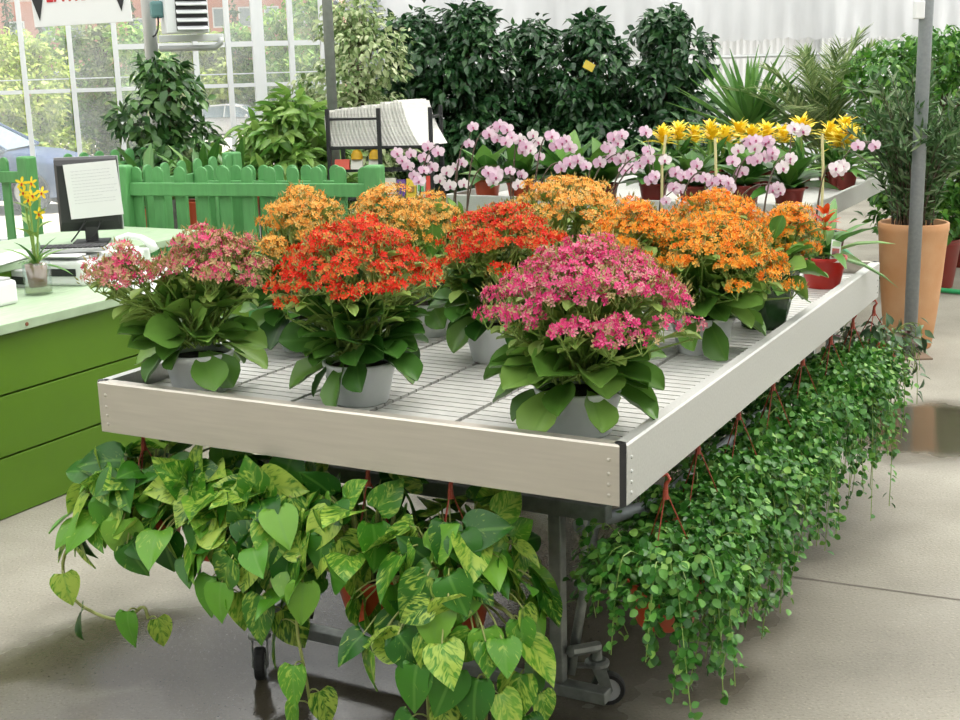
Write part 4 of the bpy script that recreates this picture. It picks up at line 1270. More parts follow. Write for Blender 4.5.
orchid('pale pink orchid arching towards the amber kalanchoe', -1.52, 2.76, K_, [[(552, 136), (556, 146), (566, 140), (570, 148), (562, 143)], [(561, 168), (570, 163), (578, 160), (586, 166)]])
orchid('pink orchid with a red tinged leaf and pale blooms above the amber kalanchoe', -1.36, 2.92, K_, [[(600, 163), (612, 158), (620, 160), (610, 150), (606, 147), (618, 143), (622, 135), (614, 138)], [(628, 157), (625, 170), (632, 168)]])
orchid('large flowered pink orchid in front of the pale yellow stakes', -1.20, 2.76, K_, [[(648, 160), (640, 165), (648, 151), (651, 180), (655, 176), (646, 132)], [(665, 160, W)]], stake=((662, 165), (666, 135)))
orchid('pink orchid with paired blooms low over the orange kalanchoe', -1.02, 2.92, K_, [[(676, 173), (683, 176), (691, 173), (694, 178), (697, 165)], [(674, 188), (680, 190), (666, 201)]])
orchid('pink orchid with drooping crowded blooms under the first yellow bromeliads', -.88, 2.76, K_, [[(705, 178), (712, 182), (720, 180), (728, 182), (731, 188), (712, 193), (726, 192)]], stake=((716, 172), (715, 138)))
orchid('pink and white orchid with a flat spray of blooms before the brown red pots', -.72, 2.92, K_, [[(757, 160), (752, 161), (764, 158), (772, 157), (773, 152)], [(742, 172), (733, 161), (738, 150, W), (750, 142), (756, 140), (766, 143), (769, 141), (755, 148, W)], [(773, 190), (780, 192), (778, 188)]])
orchid('white orchid whose pair of blooms stands above all the pink ones', -.54, 2.78, W, [[(790, 161), (783, 168), (791, 158), (794, 128), (803, 131)]], stake=((823, 170), (822, 134)))
orchid('orchid with two tiny pink blooms on a thin spike next to the tall bush', -.36, 2.92, K_, [[(836, 168, W), (843, 166, W), (838, 172, W), (858, 146), (875, 146)]])

# ------------------------------------------------------------------ back bench with bromeliads
bb = thing('back_bench', 'grey rimmed bench behind the orchids carrying brown red pots and yellow bromeliads', 'bench', B(0, 0, 0), RZ)
bx0, bx1, by0, by1, BZ = -2.62, -.63, 3.96, 5.75, .77
for nm, c, sz in (('end_rail', ((bx0 + bx1) / 2, by0, BZ - .01), (bx1 - bx0, .022, .10)), ('end_rail', ((bx0 + bx1) / 2, by1, BZ - .01), (bx1 - bx0, .022, .10)),
                  ('side_rail', (bx0, (by0 + by1) / 2, BZ - .01), (.022, by1 - by0 - .024, .10)), ('side_rail', (bx1, (by0 + by1) / 2, BZ - .01), (.022, by1 - by0 - .024, .10))):
    m = MB(); m.box(c, sz); m.build(nm, M['alu_side'], bb, bevel=.003)
m = MB()
for i in range(32):
    m.box(((bx0 + bx1) / 2, by0 + .03 + i * (by1 - by0 - .06) / 31, BZ - .012), (bx1 - bx0 - .03, .048, .012))
m.build('slatted_top', M['slat'], bb)
for x in (bx0 + .25, bx1 - .25):
    for y in (by0 + .25, by1 - .25):
        m = MB(); m.box((x, y, (BZ - .018) / 2), (.04, .04, BZ - .018)); m.build('leg', M['steel'], bb)
def broad_plant(label, p, ln=.24, n=14, potmt='pot_brown', mtl='strap', r=.075, h=.11, el=(.2, 1.3), group=None, tpl=BROAD):
    t = thing('leafy_plant', label, 'potted plant', p, ru(0, 6), group)
    pot(t, r, h, potmt, br=.75, n=20)
    m = MB(); rosette(m, (0, 0, h - .01), n, ln, tpl, el); m.build('leaves', M[mtl], t, smooth=True)
    return t
gl_ = ['broad leaved plant in a brown red pot at the front corner of the back bench', 'broad leaved plant in a brown red pot second from the corner of the back bench',
       'broad leaved plant in a brown red pot behind the flat spray of orchids', 'broad leaved plant in a brown red pot behind the drooping pink orchid',
       'broad leaved plant with big arching leaves behind the yellow stakes', 'broad leaved plant with big arching leaves behind the large pink orchid',
       'broad leaved plant in an orange red pot at the dark end of the back bench', 'broad leaved plant in an orange red pot behind the crowded white orchids']
for k, lab in enumerate(gl_):
    broad_plant(lab, B(-.78 - .245 * k, 4.12 + .08 * (k % 2), BZ - .006), ln=.27 if k in (4, 5) else .21, n=16, potmt='pot_terra' if k > 5 else 'pot_brown', mtl='strap' if k % 2 else 'kal_leaf_dark')
for k, (px, py) in enumerate(((662, 131), (678, 128), (694, 131), (711, 127), (724, 132), (739, 126), (752, 131), (766, 129), (783, 131), (802, 122), (830, 128), (846, 122), (858, 131), (840, 134))):
    q = B(-1.99 + .092 * k, 5.02 + .16 * (k % 3), BZ - .006)
    # height of the bracts follows the photograph
    top = P(px, py, Y=q[1])
    q[0] = top[0]
    lq = loc(q); q = B(min(max(lq[0], bx0 + .12), bx1 - .10), lq[1], BZ - .006)
    names = 'first second third fourth fifth sixth seventh eighth ninth tenth eleventh twelfth thirteenth fourteenth'.split()
    bromeliad('yellow bromeliad in the row on the back bench, %s counted from the dark trees' % names[k], q, 'brom_yellow', 'pot_brown', r=.062, h=.10, ln=.24, bh=max(.10, top[2] - BZ - .12), br=.095, nl=12, group='yellow bromeliads on the back bench', nb=33)

# ------------------------------------------------------------------ indoor trees and shrubs
def blob_tree(name, label, p, blobs, n, tpl, lsz, mtl, trunk=(.02, 3), droop=-.5, potmt='pot_brown', pr=.16, ph=.28, cat='potted tree', group=None, potless=False, shell=.55, wsc=1.0):
    """blobs: (dx, dy, z, rx, rz, weight)"""
    t = thing(name, label, cat, p, 0, group)
    if not potless: pot(t, pr, ph, potmt, br=.78, n=22)
    lv = MB(); tk = MB()
    z0 = 0 if potless else ph - .03
    wts = np.array([b[5] for b in blobs], float); wts /= wts.sum()
    for (dx, dy, z, rx, rz, wt), wq in zip(blobs, wts):
        m_ = int(n * wq)
        dd = rdir(m_); rr = ru(shell, 1.0, m_) ** .6
        lump = 1 + .22 * np.sin(dd[:, 0] * 5 + dx * 9) * np.sin(dd[:, 2] * 6 + z * 5) + rng.normal(0, .07, m_)
        pos = np.array([dx, dy, z]) + dd * np.array([rx, rx, rz]) * (rr * lump)[:, None]
        d = nrm(dd * [.8, .8, .3] + [0, 0, droop] + rng.normal(0, .5, (m_, 3)))
        put(lv, tpl, pos, d, nrm(dd + [0, 0, .8] + rng.normal(0, .4, (m_, 3))), lsz * ru(.7, 1.25, m_), wsc)
        for k in range(3):
            e = np.array([dx, dy, z]) + rdir(1)[0] * np.array([rx, rx, rz]) * .6
            tk.tube(bez((0, 0, z0 + (z - z0) * .3), (0, 0, z * .8), e, 6), np.linspace(trunk[0] * .5, .003, 6), 5, cap=False)
    zt = max(b[2] for b in blobs)
    for k in range(trunk[1]):
        a = k * 2.1; tk.tube(bez((trunk[0] * math.cos(a), trunk[0] * math.sin(a), z0), (.02 * math.sin(a), .0, zt * .5), (.05 * math.cos(a * 2), .03, zt), 8), np.linspace(trunk[0], .006, 8), 6)
    tk.build('trunk', M['bark'], t, smooth=True)
    lv.build('foliage', M[mtl], t, smooth=True)
    return t
def column_blobs(h, r, z0=.45, k=7, taper=.5):
    out = []; r = r * 1.2
    for i in range(k):
        f_ = i / (k - 1); z = z0 + (h - z0 - .12) * f_
        w = r * (1 - taper * max(0, f_ - .35) / .65)
        a = i * 2.4
        out.append((math.cos(a) * r * .32, math.sin(a) * r * .32, z, w * .82, (h - z0) / k * 1.05, w * w))
    out.append((0, 0, h - .10, r * .35, .12, r * r * .25))
    return out
def tree_at(name, label, px, ptop, Y, rpx, n, lsz, mtl, z0=.45, k=7, taper=.5, tpl=OVATE, **kw):
    q = P(px, ptop, Y=Y); r = rpx * Y / FOC
    return blob_tree(name, label, (q[0], Y, 0), column_blobs(q[2] + .03, r, z0, k, taper), n, tpl, lsz, mtl, **kw)
tree_at('ficus_tree', 'dark ficus tree next to the cream variegated one, behind the leaflet rack', 414, 24, 10.5, 42, 5200, .085, 'ficus', taper=.28)
tree_at('ficus_tree', 'tallest dark ficus tree, its top rising against the white plastic wall', 468, 14, 10.4, 42, 5200, .085, 'ficus', taper=.28)
tree_at('ficus_tree', 'dark ficus tree in the middle of the row, behind the white orchids', 535, 31, 10.7, 44, 5200, .085, 'ficus', taper=.4)
tree_at('ficus_tree', 'dark ficus tree with a small yellow trap card hanging in it', 592, 24, 10.4, 36, 4200, .085, 'ficus', taper=.4)
tree_at('ficus_tree', 'dark ficus tree standing apart from the row before the gap in the wall', 668, 19, 10.6, 44, 5200, .085, 'ficus', taper=.4)
tree_at('ficus_tree', 'glossy ficus tree in front of the glass wall beside the heater post', 160, 62, 9.2, 44, 1700, .095, 'ficus_mid', z0=.6, taper=.4)
tree_at('variegated_ficus', 'cream variegated ficus tree behind the weathered steel post', 354, 12, 9.9, 48, 6500, .055, 'ficus_var', taper=.25)
q = P(589, 66, Y=10.12)
m = MB(); m.box((0, 0, 0), (.085, .003, .06)); o = m.build('trap_card', pm('yellow_card', (.62, .48, .06), .6)); o.location = tuple(q); o.rotation_euler = (0, .5, .2)
m = MB(); m.tube([(0, 0, .03), (0, .1, .10)], .002, 4); m.build('tie', M['stem_dark'], o); tag(o, 'small yellow trap card hanging in a dark ficus tree', 'card')
# bright bush behind the terracotta pot
q = P(905, 45, Y=8.4)
bl_ = [(-.30, .1, 1.35, .25, .22, 1), (.05, .1, 1.45, .26, .18, 1), (.36, .05, 1.42, .24, .20, 1), (-.25, 0, 1.0, .27, .25, 1.1), (.12, -.05, 1.05, .30, .28, 1.3), (.42, 0, 1.0, .26, .28, 1), (-.2, 0, .68, .22, .22, .7), (.2, -.05, .68, .28, .22, .9), (-.05, 0, .45, .30, .2, .8)]
blob_tree('weeping_fig', 'wide bright green bush behind the big terracotta pot', (q[0] + .22, 8.4, 0), bl_, 7500, OVATE, .060, 'bush', trunk=(.018, 5), droop=-.35, pr=.2, ph=.32)
blob_tree('weeping_fig', 'bright green bush at the edge of the view behind the first one', (q[0] + .75, 9.2, 0), bl_, 5000, OVATE, .060, 'bush', trunk=(.018, 5), droop=-.35, pr=.2, ph=.32)

# terracotta pot with a wispy plant
tp = P(917, 352, z=0); tp = np.array([tp[0], tp[1] + .15, 0])
tc_ = thing('terracotta_pot', 'big tall terracotta pot with a wispy plant, beside the round grey post', 'potted plant', tp)
m = MB(); prof = [(.0005, .0), (.112, .0), (.118, .01), (.138, .18), (.155, .36), (.166, .52), (.172, .60), (.176, .615), (.176, .65), (.168, .655), (.158, .65), (.152, .58), (.0005, .57)]
m.lathe(prof, 40); m.build('pot', M['terracotta'], tc_, smooth=True)
m = MB(); m.lathe([(.0005, .60), (.155, .595)], 24); m.build('soil', M['soil'], tc_)
lv = MB(); st = MB()
for k in range(90):
    a = ru(0, 2 * PI); o = np.array([math.cos(a), math.sin(a), 0]); hh = ru(.45, 1.0) ; sp = ru(.06, .42)
    pl = bez(o * ru(.01, .11) + [0, 0, .59], o * sp * .35 + [0, 0, .62 + hh * .6], o * sp + [0, 0, .60 + hh * (1 - sp * .7)], 9)
    st.tube(pl, np.linspace(.004, .0015, 9), 4, cap=False)
    n_ = 44; tq = ru(.08, 1, n_) * 7.99; i = tq.astype(int); f_ = (tq - i)[:, None]; c = pl[i] * (1 - f_) + pl[i + 1] * f_
    dn = nrm(pl[np.minimum(i + 1, 8)] - pl[i]); d = nrm(dn * .9 + rdir(n_) * .9)
    put(lv, STRAIGHT, c, d, rdir(n_), .068 * ru(.6, 1.3, n_), 1.9)
st.build('stems', M['stem_dark'], tc_); lv.build('leaves', leafm('grey_green_leaf', [(0, (.03, .09, .025)), (.6, (.08, .17, .05)), (1, (.24, .32, .17))], .2, .35, .5), tc_, smooth=True)

# yucca and palm
q = P(748, 130, Y=9.4)
t = thing('yucca', 'yucca with stiff upright sword leaves behind the yellow bromeliads', 'potted plant', (q[0], 9.4, 0))
pot(t, .15, .26, 'pot_brown'); m = MB(); m.tube([(0, 0, .2), (.01, 0, .95)], .03, 8); m.build('trunk', M['bark'], t, smooth=True)
m = MB(); rosette(m, (0, 0, .92), 64, .62, STRAIGHT, (.1, 1.5), .95); m.build('leaves', M['yucca'], t, smooth=True)
q = P(824, 130, Y=9.0)
t = thing('date_palm', 'feathery date palm with arching fronds in front of the white plastic wall', 'potted plant', (q[0], 9.0, 0))
pot(t, .17, .28, 'pot_brown'); m = MB(); m.tube([(0, 0, .2), (0, 0, .72)], [.06, .05], 10); m.build('trunk', M['bark'], t, smooth=True)
fr_ = MB(); lf_ = MB()
for k in range(26):
    a = k * 2.4; el_ = .35 + 1.1 * (k / 26.) + ru(-.1, .1); ln = ru(.75, 1.0)
    o = np.array([math.cos(a), math.sin(a), 0]); tip = np.array([0, 0, .72]) + o * ln * math.cos(el_) * 1.0 + [0, 0, ln * math.sin(el_) - .22 * math.cos(el_)]
    pl = bez((0, 0, .70), np.array([0, 0, .72]) + o * ln * .4 * math.cos(el_) + [0, 0, ln * .75 * math.sin(el_)], tip, 14)
    fr_.tube(pl, np.linspace(.006, .002, 14), 4, cap=False)
    n_ = 56; tq = np.linspace(.18, .99, n_) * 12.99; i = tq.astype(int); f_ = (tq - i)[:, None]; c = pl[i] * (1 - f_) + pl[i + 1] * f_
    tg_ = nrm(pl[i + 1] - pl[i]); sd2 = nrm(np.cross(tg_, [0, 0, 1.0])) * np.where(np.arange(n_) % 2, 1, -1)[:, None]
    put(lf_, STRAIGHT, c, nrm(sd2 * .75 + tg_ * .8 + [0, 0, .15] + rng.normal(0, .12, (n_, 3))), [0, 0, 1.0], .24 * (1.1 - .6 * np.linspace(0, 1, n_)), .8)
fr_.build('frond_stem', M['stem'], t, smooth=True); lf_.build('leaflets', M['palm'], t, smooth=True)
# plants behind the fence
q = P(300, 120, Y=8.7)
t = blob_tree('umbrella_plant', 'light green umbrella plant behind the fence against the weathered post', (q[0], 8.7, 0), [(-.02, 0, 1.20, .16, .12, .8), (-.16, 0, 1.06, .20, .14, 1), (.10, 0, .98, .20, .14, 1), (-.12, -.05, .85, .30, .16, 1.3), (.1, .05, .7, .26, .15, 1)], 1300, BROAD, .13, 'schef', trunk=(.014, 4), droop=-.25, pr=.14, ph=.24, wsc=.62)
q = P(215, 160, Y=9.0)
lt = thing('display_table', 'low dark table behind the fence holding small plants by the glass wall', 'table', (q[0], 9.0, 0))
bxo('table_top', (0, 0, .76), (.62, .40, .03), 'grey', lt, .004)
for x in (-.27, .27):
    for y in (-.16, .16): bxo('leg', (x, y, .372), (.03, .03, .745), 'steel', lt, 0)
for k, (dx, mtl, lab, tpl, el) in enumerate(((-.18, 'ficus_var', 'small dark stemmed plant with pale leaves on the low table behind the fence', OVATE, (.2, 1.4)), (.0, 'schef', 'small lime green plant in the middle of the low table behind the fence', BROAD, (.2, 1.4)), (.19, 'wander', 'small silvery plant on the low table nearest the umbrella plant', OVATE, (.2, 1.4)))):
    broad_plant(lab, (q[0] + dx, 9.0, .775), .15, 26, 'pot_dark', mtl, .06, .08, el, None, tpl)
for k, (px, py, lab) in enumerate(((150, 222, 'red brown pot on the floor seen between the pickets beside the handset'), (205, 215, 'brown red pot behind the fence pickets above the fading pink kalanchoe'), (240, 212, 'brown red pot behind the fence next to the pale orange kalanchoe'))):
    q = P(px, py, Y=8.35)
    broad_plant(lab, (q[0], 8.35, 0), .40, 18, 'pot_terra', 'strap', .13, max(.3, q[2] + .1), (.5, 1.4), None, STRAP)

# ------------------------------------------------------------------ leaflet rack
rp = P(388, 195, Y=7.9)
RKZ = -.18
rk = thing('leaflet_rack', 'black wire rack full of papers and packets behind the green fence post', 'rack', (rp[0], 7.9, 0), RKZ)
rw, rd = .62, .30
zt_, zm_, zl_ = P(360, 118, Y=7.9)[2], P(360, 146, Y=7.9)[2], P(410, 196, Y=7.9)[2]
for x in (-rw / 2, rw / 2, 0.0):
    for y in (-rd / 2, rd / 2):
        if x == 0 and y > 0: continue
        m = MB(); m.box((x, y, (zt_ + .06) / 2), (.022, .022, zt_ + .06)); m.build('post', M['black'], rk)
m = MB()
for z in (zt_, zm_, zl_, .25):
    for y in (-rd / 2, rd / 2): 
        m.box(((-rw / 4) if (z == zt_ and y < 0) else 0, y, z), (rw / 2 if (z == zt_ and y < 0) else rw, .014, .014))
    for x in (-rw / 2, rw / 2): m.box((x, 0, z), (.014, rd, .014))
m.build('frame_bars', M['black'], rk)
zmid = (zm_ + zl_) / 2 + .02
for nm, z in (('shelf', zm_ - .01), ('shelf', zmid - .01), ('shelf', zl_ - .01), ('shelf', .25)):
    m = MB()
    for k in range(9): m.box((0, -rd / 2 + .02 + k * (rd - .04) / 8, z), (rw, .006, .006))
    m.build(nm, M['black'], rk)
RR = rot('Z', RKZ)
def rkp(x, y, z): return np.array([rp[0], 7.9, 0]) + RR @ np.array([x, y, z])
pw = pm('newsprint', (.82, .81, .76), .7, noise=.30, nscale=22, stretch=(1, 1, 9), trans=.1, col2=(.64, .63, .60))
for k in range(24):
    ht = .205 + ru(-.008, .012) + .0022 * k
    m = MB(); n_ = 6; V = []
    th_ = .011
    lean_ = .03 + .0055 * k
    for s_ in (0, th_):
        for i in range(n_ + 1):
            for y in (-.12, .12):
                v = i / n_; V.append((s_ - lean_ * v * .9 - .02 * math.sin(v * PI) , y, v * ht))
    c = 2 * (n_ + 1); F = []
    for i in range(n_):
        a = 2 * i; F += [(a, a + 1, a + 3, a + 2), (c + a, c + a + 2, c + a + 3, c + a + 1), (a, a + 2, c + a + 2, c + a), (a + 1, c + a + 1, c + a + 3, a + 3)]
    F += [(0, c, c + 1, 1), (c - 2, c - 1, 2 * c - 1, 2 * c - 2)]
    m.add(V, F); o = m.build('folded_newspaper', pw)
    o.location = tuple(rkp(-.255 + .0235 * k, .0, zm_ + .002)); o.rotation_euler = (.0, 0, RKZ - .55)
    tag(o, 'folded off-white newspaper standing in the row on the top tier of the black rack', 'newspaper', 'newspapers in the black rack')
def packet(label, x, z, w, h, col, top=None, y=-.09, tip=None):
    m = MB(); n_ = 5; V = []
    for i in range(n_ + 1):
        v = i / n_; dth = .03 * (1 - v) ** .7 + .004
        for a, b_ in ((-w / 2, -dth / 2), (w / 2, -dth / 2), (w / 2, dth / 2), (-w / 2, dth / 2)): V.append((a, b_, v * h))
    F = [(i * 4 + k, i * 4 + (k + 1) % 4, i * 4 + 4 + (k + 1) % 4, i * 4 + 4 + k) for i in range(n_) for k in range(4)] + [(3, 2, 1, 0), tuple(n_ * 4 + k for k in range(4))]
    m.add(V, F); o = m.build('seed_packet', pm('packet_paper', col, .5)); o.location = tuple(rkp(x, y, z)); o.rotation_euler = (-.1, 0, RKZ); tag(o, label, 'packet')
    if tip:
        q = MB(); q.lathe([(w * .52, 0), (w * .5, .03), (w * .3, .055), (.001, .06)], 12, (0, 0, h - .012)); q.build('cap', pm('packet_cap', tip, .5), o, smooth=True)
    if top:
        q = MB(); q.box((0, -.020, h * .45), (w * .7, .004, h * .3)); q.build('printed_patch', pm('packet_print', top, .5), o)
packet('white packet on the lower tier of the black rack next to the fence post', .04, zl_, .065, .12, (.75, .72, .62))
packet('purple packet on the lower tier of the black rack', .105, zl_, .055, .11, (.12, .05, .28))
packet('yellow packet on the lower tier of the black rack', .168, zl_, .06, .115, (.72, .52, .03), (.35, .20, .05))
packet('white packet with a green patch on the lower tier of the black rack', .228, zl_, .05, .13, (.70, .74, .62), (.12, .45, .16))
packet('red packet on the lower tier of the black rack at its outer end', .278, zl_, .04, .13, (.68, .05, .02))
packet('white packet with a yellow top on the middle tier, beside the red box', -.16, zmid, .07, .07, (.72, .70, .64), None, tip=(.72, .42, .02))
packet('white packet with a yellow top on the middle tier, nearer the pink orchid', -.05, zmid, .07, .07, (.72, .70, .64), None, tip=(.72, .42, .02))
packet('red box lying on the middle tier of the black rack', -.25, zmid, .09, .06, (.70, .10, .06))

# ------------------------------------------------------------------ heater on a bracket, hanging sign
HY = 9.55
hp_ = P(193, 33, Y=HY)
ht = thing('wall_heater', 'pale grey louvred heater on a bracket beside the pale post near the glass wall', 'heater', hp_, .35)
bxo('housing', (-.03, .16, .27), (.30, .30, .54), 'frame_white', ht, .008)
bxo('grille_back', (.0, .006, .27), (.22, .006, .50), 'black', ht, 0)
for k in range(9):
    m = MB(); m.box((.0, -.012, .035 + k * .056), (.215, .05, .010), rot('X', .5)); m.build('louvre', M['frame_white'], ht, bevel=.002)
bxo('motor_cover', (-.22, .16, .17), (.09, .10, .12), pm('teal_cover', (.10, .22, .22), .5), ht, .02)
m = MB(); m.tube(bez((-.22, .12, .12), (-.22, .10, 0), (-.27, .10, -.02), 8), .007, 6); m.build('cable', M['black'], ht, smooth=True)
hb = thing('heater_bracket', 'pale metal bracket arm under the louvred heater', 'bracket', hp_, .0)
x_a, x_b = P(149, 40, Y=HY)[0] - hp_[0], P(215, 40, Y=HY)[0] - hp_[0]
bxo('arm', ((x_a + x_b) / 2, .33, -.028), (x_b - x_a, .06, .05), 'frame_white', hb, .004)
m = MB(); m.tube([(x_a, .31, -.10), (x_b - .06, .31, -.10), (x_b - .02, .31, -.07), (x_b - .02, .31, -.03)], .022, 10); m.build('duct', M['rail'], hb, smooth=True)
sgY = 9.0
c_ = P(82, 12, Y=sgY); kx = sgY / FOC
sg = thing('hanging_sign', 'white hanging sign with red lettering and two black arrows above the sales counter', 'sign', c_, 0)
tl_ = -ROLL * 0
sg.rotation_euler = (0, -.035, .03)
bxo('board', (0, .008, .13), (94 * kx, .012, .42), 'white', sg, .002)
for x in (-41, 38):
    m = MB(); m.prism([(x * kx - .055, .17), (x * kx + .055, .17), (x * kx, -.04 + (.03 if x > 0 else 0))], .003, ((0, -.0005, 0), (1, 0, 0), Z3, (0, -1, 0))); m.build('arrow', M['black'], sg)
fc = bpy.data.curves.new('lettering', 'FONT'); fc.body = 'ENTRADA'; fc.size = .145; fc.align_x = 'CENTER'; fc.extrude = .0015; fc.offset = .003
fo = bpy.data.objects.new('lettering', fc); COL.objects.link(fo); fo.parent = sg; fo.location = (0, -.001, .078); fo.rotation_euler = (PI / 2, 0, 0)
fc.materials.append(pm('sign_red', (.55, .02, .03), .5))
bpy.context.view_layer.update()
if fo.dimensions.x > 0: fo.scale.x = 66 * kx / fo.dimensions.x
me_ = bpy.data.meshes.new_from_object(fo.evaluated_get(bpy.context.evaluated_depsgraph_get()))
lo = bpy.data.objects.new('lettering', me_); COL.objects.link(lo); lo.parent = sg; lo.location = fo.location; lo.rotation_euler = fo.rotation_euler; lo.scale = fo.scale
bpy.data.objects.remove(fo)
m = MB()
for x in (-.25, .25): m.tube([(x, .008, .33), (x, .008, TOP - c_[2])], .003, 5)
m.build('hanging_wire', M['steel'], sg)

# ------------------------------------------------------------------ garden hose
hz = [P(905, 312, z=.02), P(930, 290, z=.02), P(945, 291, z=.02), P(965, 293, z=.02), P(1000, 300, z=.02)]
hz2 = [P(834, 240, z=.02), P(850, 255, z=.02), P(872, 275, z=.02), P(895, 281, z=.02), P(915, 286, z=.02), P(940, 290, z=.02), P(960, 292, z=.02), P(1000, 296, z=.02)]
m = MB(); m.tube(hz2, .016, 8); o = m.build('garden_hose', M['hose'], smooth=True); tag(o, 'green garden hose lying on the floor behind the big terracotta pot', 'hose')

# ------------------------------------------------------------------ outside: cars, trees, building
GZ = -.75
def car(label, p, ang, paint, sc=1.0):
    t = thing('car', label, 'car', (p[0], p[1], gz(p[1])), ang)
    # lower body: stations along x (nose at +x)
    st = [(-2.05, .50, .28, .86), (-1.98, .72, .22, .95), (-1.3, .80, .20, .98), (-.2, .82, .20, .95), (.75, .82, .20, .93), (1.4, .80, .20, .86), (1.85, .74, .24, .74), (2.05, .55, .30, .62)]
    m = MB(); V = []
    for x, w, zb, zt in st:
        for (a, b_) in ((-1, 0), (-1.0, .45), (-.94, .85), (-.82, 1), (.82, 1), (.94, .85), (1.0, .45), (1, 0)): V.append((x, a * w, zb + (zt - zb) * b_))
    F = [(i * 8 + k, i * 8 + (k + 1) % 8, i * 8 + 8 + (k + 1) % 8, i * 8 + 8 + k) for i in range(len(st) - 1) for k in range(8)] + [tuple(range(7, -1, -1)), tuple(56 + k for k in range(8))]
    m.add(V, F); m.build('body', paint, t, bevel=.03, smooth=True)
    # cabin
    cab = [(-1.95, .93, .68), (-1.45, 1.40, .56), (-.4, 1.46, .56), (.25, 1.38, .56), (1.0, .93, .70)]
    m = MB(); V = []
    for x, z, w in cab: V += [(x, -w, z), (x, w, z)]
    V += [(-1.95, -.74, .9), (-1.95, .74, .9), (1.0, -.76, .9), (1.0, .76, .9), (-1.3, -.78, .92), (-1.3, .78, .92), (.2, -.79, .92), (.2, .79, .92)]
    g_ = pm('car_glass', (.30, .38, .42), .1, spec=.8)
    F = [(0, 2, 3, 1), (6, 8, 9, 7), (10, 14, 2, 0), (14, 16, 6, 4, 2), (16, 12, 8, 6), (1, 3, 15, 11), (3, 5, 7, 17, 15), (7, 9, 13, 17)]
    m.add(V, F); m.build('windows', g_, t)
    m = MB()
    m.add([(-1.47, -.57, 1.41), (-1.47, .57, 1.41), (-.4, .57, 1.475), (-.4, -.57, 1.475), (.27, -.57, 1.39), (.27, .57, 1.39)], [(0, 3, 2, 1), (3, 4, 5, 2)])
    for s_ in (-1, 1):
        for a, b_ in (((-1.95, .72, .93), (-1.45, .575, 1.40)), ((1.02, .75, .93), (.27, .575, 1.385)), ((-.45, .80, .93), (-.42, .585, 1.45)), ((-1.45, .575, 1.40), (-.4, .575, 1.465)), ((-.4, .575, 1.465), (.27, .575, 1.385))):
            m.tube([np.array(a) * [1, s_, 1], np.array(b_) * [1, s_, 1]], .03, 6)
    m.build('roof', paint, t)
    for x in (-1.28, 1.30):
        for s_ in (-1, 1):
            w = MB(); n_ = 22; V = []
            for yy_, r in ((.0, .20), (0.0, .30), (.02, .315), (.18, .315), (.2, .30), (.2, .2)):
                for k in range(n_): a = 2 * PI * k / n_; V.append((x + r * math.cos(a), s_ * (.64 + yy_), .315 + r * math.sin(a)))
            F = [(i * n_ + k, i * n_ + (k + 1) % n_, (i + 1) * n_ + (k + 1) % n_, (i + 1) * n_ + k) for i in range(5) for k in range(n_)]
            w.add(V, F); wo = w.build('wheel', M['rubber'], t)
            h = MB(); h.lathe([(.001, .03), (.08, .02), (.20, .0)], 16); h.v[-1] = h.v[-1][:, [0, 2, 1]] * [1, s_, 1] + np.array([x, s_ * .825, .315]); h.build('hubcap', M['rail'], wo)
    for s_ in (-1, 1):
        bxo('headlight', (1.90, s_ * .52, .62), (.14, .26, .11), 'frame_white', t, .02)
        bxo('wing_mirror', (.62, s_ * .90, .98), (.10, .14, .11), paint, t, .02)
        bxo('door_handle', (-.55, s_ * .825, .78), (.16, .02, .03), 'rail', t, .004)
    return t
nose = P(102, 160, Y=20)
car('blue car parked outside the glass wall, only its nose and side window showing', (nose[0] - 2.2, 20.0), 0, pm('blue_paint', (.11, .16, .27), .3, .2, spec=.6))
wc_ = P(229, 120, Y=60)
car('white car parked farther away outside the glass wall beside the ficus', (wc_[0] + .45, 60), -.12, pm('white_paint', (.70, .72, .73), .3, spec=.6))

def out_tree(name, label, px, Y, ptop, rpx, n, lsz, mtl, k=5, taper=.3, group=None, tpl=OVATE, z0f=.12, tr=.06):
    q = P(px, ptop, Y=Y); h = q[2] - gz(Y); r = rpx * Y / FOC
    t = blob_tree(name, label, (q[0], Y, gz(Y)), column_blobs(h, r, h * z0f, k, taper), n, tpl, lsz, mtl, trunk=(tr, 2), droop=-.1, potless=True, cat='tree', group=group, shell=.3)
    return t
for k, (px, Y, pt, rp_, mt_, lab) in enumerate((
        (-10, 38, 36, 32, 'tree_lime', 'lime green bush outside at the edge of the view above the blue car'), (32, 39, 44, 34, 'tree_lime', 'lime green bush outside above the bonnet of the blue car'),
        (72, 41, 40, 28, 'tree_out', 'green bush outside under the hanging sign'), (102, 41, 30, 26, 'dry', 'thin greyish tree outside seen beside the hanging sign'),
        (138, 40, 36, 30, 'tree_out', 'green bush outside behind the pale post'), (178, 66, 40, 28, 'tree_lime', 'lime bush outside under the louvred heater'),
        (212, 66, 42, 26, 'tree_lime', 'weeping yellow green bush outside above the white car'), (246, 67, 38, 26, 'tree_out', 'green bush outside beyond the bonnet of the white car'),
        (284, 66, 24, 30, 'tree_out', 'green tree outside before the pink house'), (318, 62, 6, 30, 'tree_out', 'tall dark tree outside next to the corner column'))):
    out_tree('garden_bush', lab, px, Y, pt, rp_, 2600 if Y < 50 else 3400, .21 if Y < 50 else .34, mt_)
for k, (px, pt, lab) in enumerate(((4, -10, 'narrow cypress outside at the edge of the view'), (39, 8, 'narrow cypress outside below the left arrow of the sign'), (99, 5, 'narrow cypress outside beside the right arrow of the sign'), (130, 6, 'narrow cypress outside close to the pale post'), (234, 10, 'narrow cypress outside right of the heater'))):
    out_tree('cypress', lab, px, 70, pt, 7, 900, .24, 'cypress', 8, .6, z0f=.05, tr=.05)
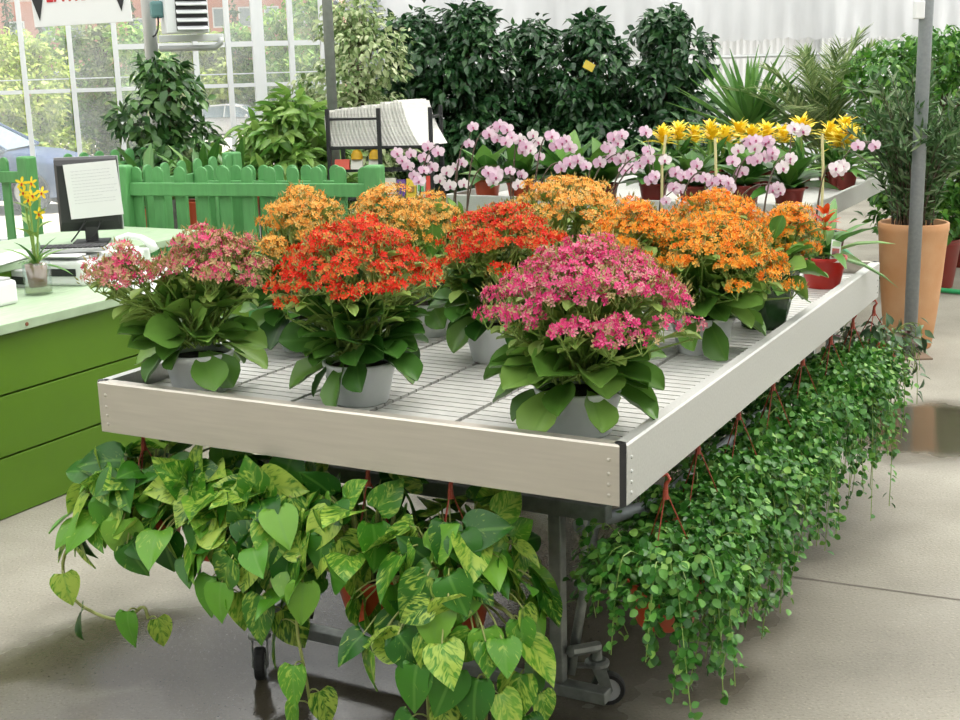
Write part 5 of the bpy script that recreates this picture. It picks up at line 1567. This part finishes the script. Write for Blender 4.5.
# pink houses
M['pink_wall'] = pm('pink_render', (.62, .34, .28), .9, noise=.08, nscale=.5)
M['roof_tile'] = pm('pale_roof', (.66, .58, .52), .9)
def house(label, px0, px1, ptop, Y, nwin):
    a, b_ = P(px0, ptop, Y=Y), P(px1, ptop, Y=Y); w = b_[0] - a[0]; h = a[2] - gz(Y)
    t = thing('house', label, 'building', (a[0] + w / 2, Y, gz(Y)))
    bxo('walls', (0, 3, h / 2), (w, 6, h), 'pink_wall', t, 0)
    m = MB(); m.prism([(-w / 2 - .3, h), (w / 2 + .3, h), (0, h + w * .16)], 6.6, ((0, -.3, 0), (1, 0, 0), Z3, (0, 1, 0))); m.build('roof', M['roof_tile'], t)
    for i in range(nwin):
        for z in (h * .40, h * .78):
            x = -w / 2 + (i + .5) * w / nwin
            f = bxo('window', (x, -.02, z), (.9, .08, 1.2), 'frame_white', t, 0); bxo('pane', (0, 0, 0), (.72, .03, 1.02), 'car_glass_h', f, 0).location = (x, -.065, z)
    return t
M['car_glass_h'] = pm('house_glass', (.35, .42, .45), .1)
house('pink rendered house outside behind the hanging sign', -60, 150, 4, 82, 7)
house('pink rendered house outside between the heater and the corner column', 205, 335, -14, 82, 5)

# ------------------------------------------------------------------ light
w = bpy.data.worlds.new('world'); SC.world = w; w.use_nodes = True
nt = w.node_tree; bg = nt.nodes['Background']
sky = nt.nodes.new('ShaderNodeTexSky'); sky.sky_type = 'NISHITA'; sky.sun_disc = False
sky.sun_elevation = math.radians(52); sky.sun_rotation = math.radians(60); sky.air_density = 1.0; sky.dust_density = 4; sky.ozone_density = 1
hs = nt.nodes.new('ShaderNodeHueSaturation'); hs.inputs['Saturation'].default_value = .35
nt.links.new(sky.outputs[0], hs.inputs['Color']); nt.links.new(hs.outputs[0], bg.inputs[0])
bg.inputs[1].default_value = .15
sd_ = bpy.data.lights.new('sun', 'SUN'); so = bpy.data.objects.new('sun', sd_); COL.objects.link(so)
sd_.energy = 6.8; sd_.angle = math.radians(12); sd_.color = (1, .97, .92)
dv = Vector((.55, .25, 1)).normalized()
so.rotation_euler = dv.to_track_quat('Z', 'Y').to_euler()
so.location = (5, 3, 9)
SC.view_settings.view_transform = 'Standard'; SC.view_settings.look = 'None'
SC.view_settings.exposure = .3; SC.view_settings.gamma = 1; SC.view_settings.use_curve_mapping = False
cy = SC.cycles
cy.max_bounces = 10; cy.transparent_max_bounces = 16; cy.diffuse_bounces = 5; cy.transmission_bounces = 6; cy.glossy_bounces = 3
cy.caustics_reflective = False; cy.caustics_refractive = False; cy.sample_clamp_indirect = 6
cy.use_denoising = True
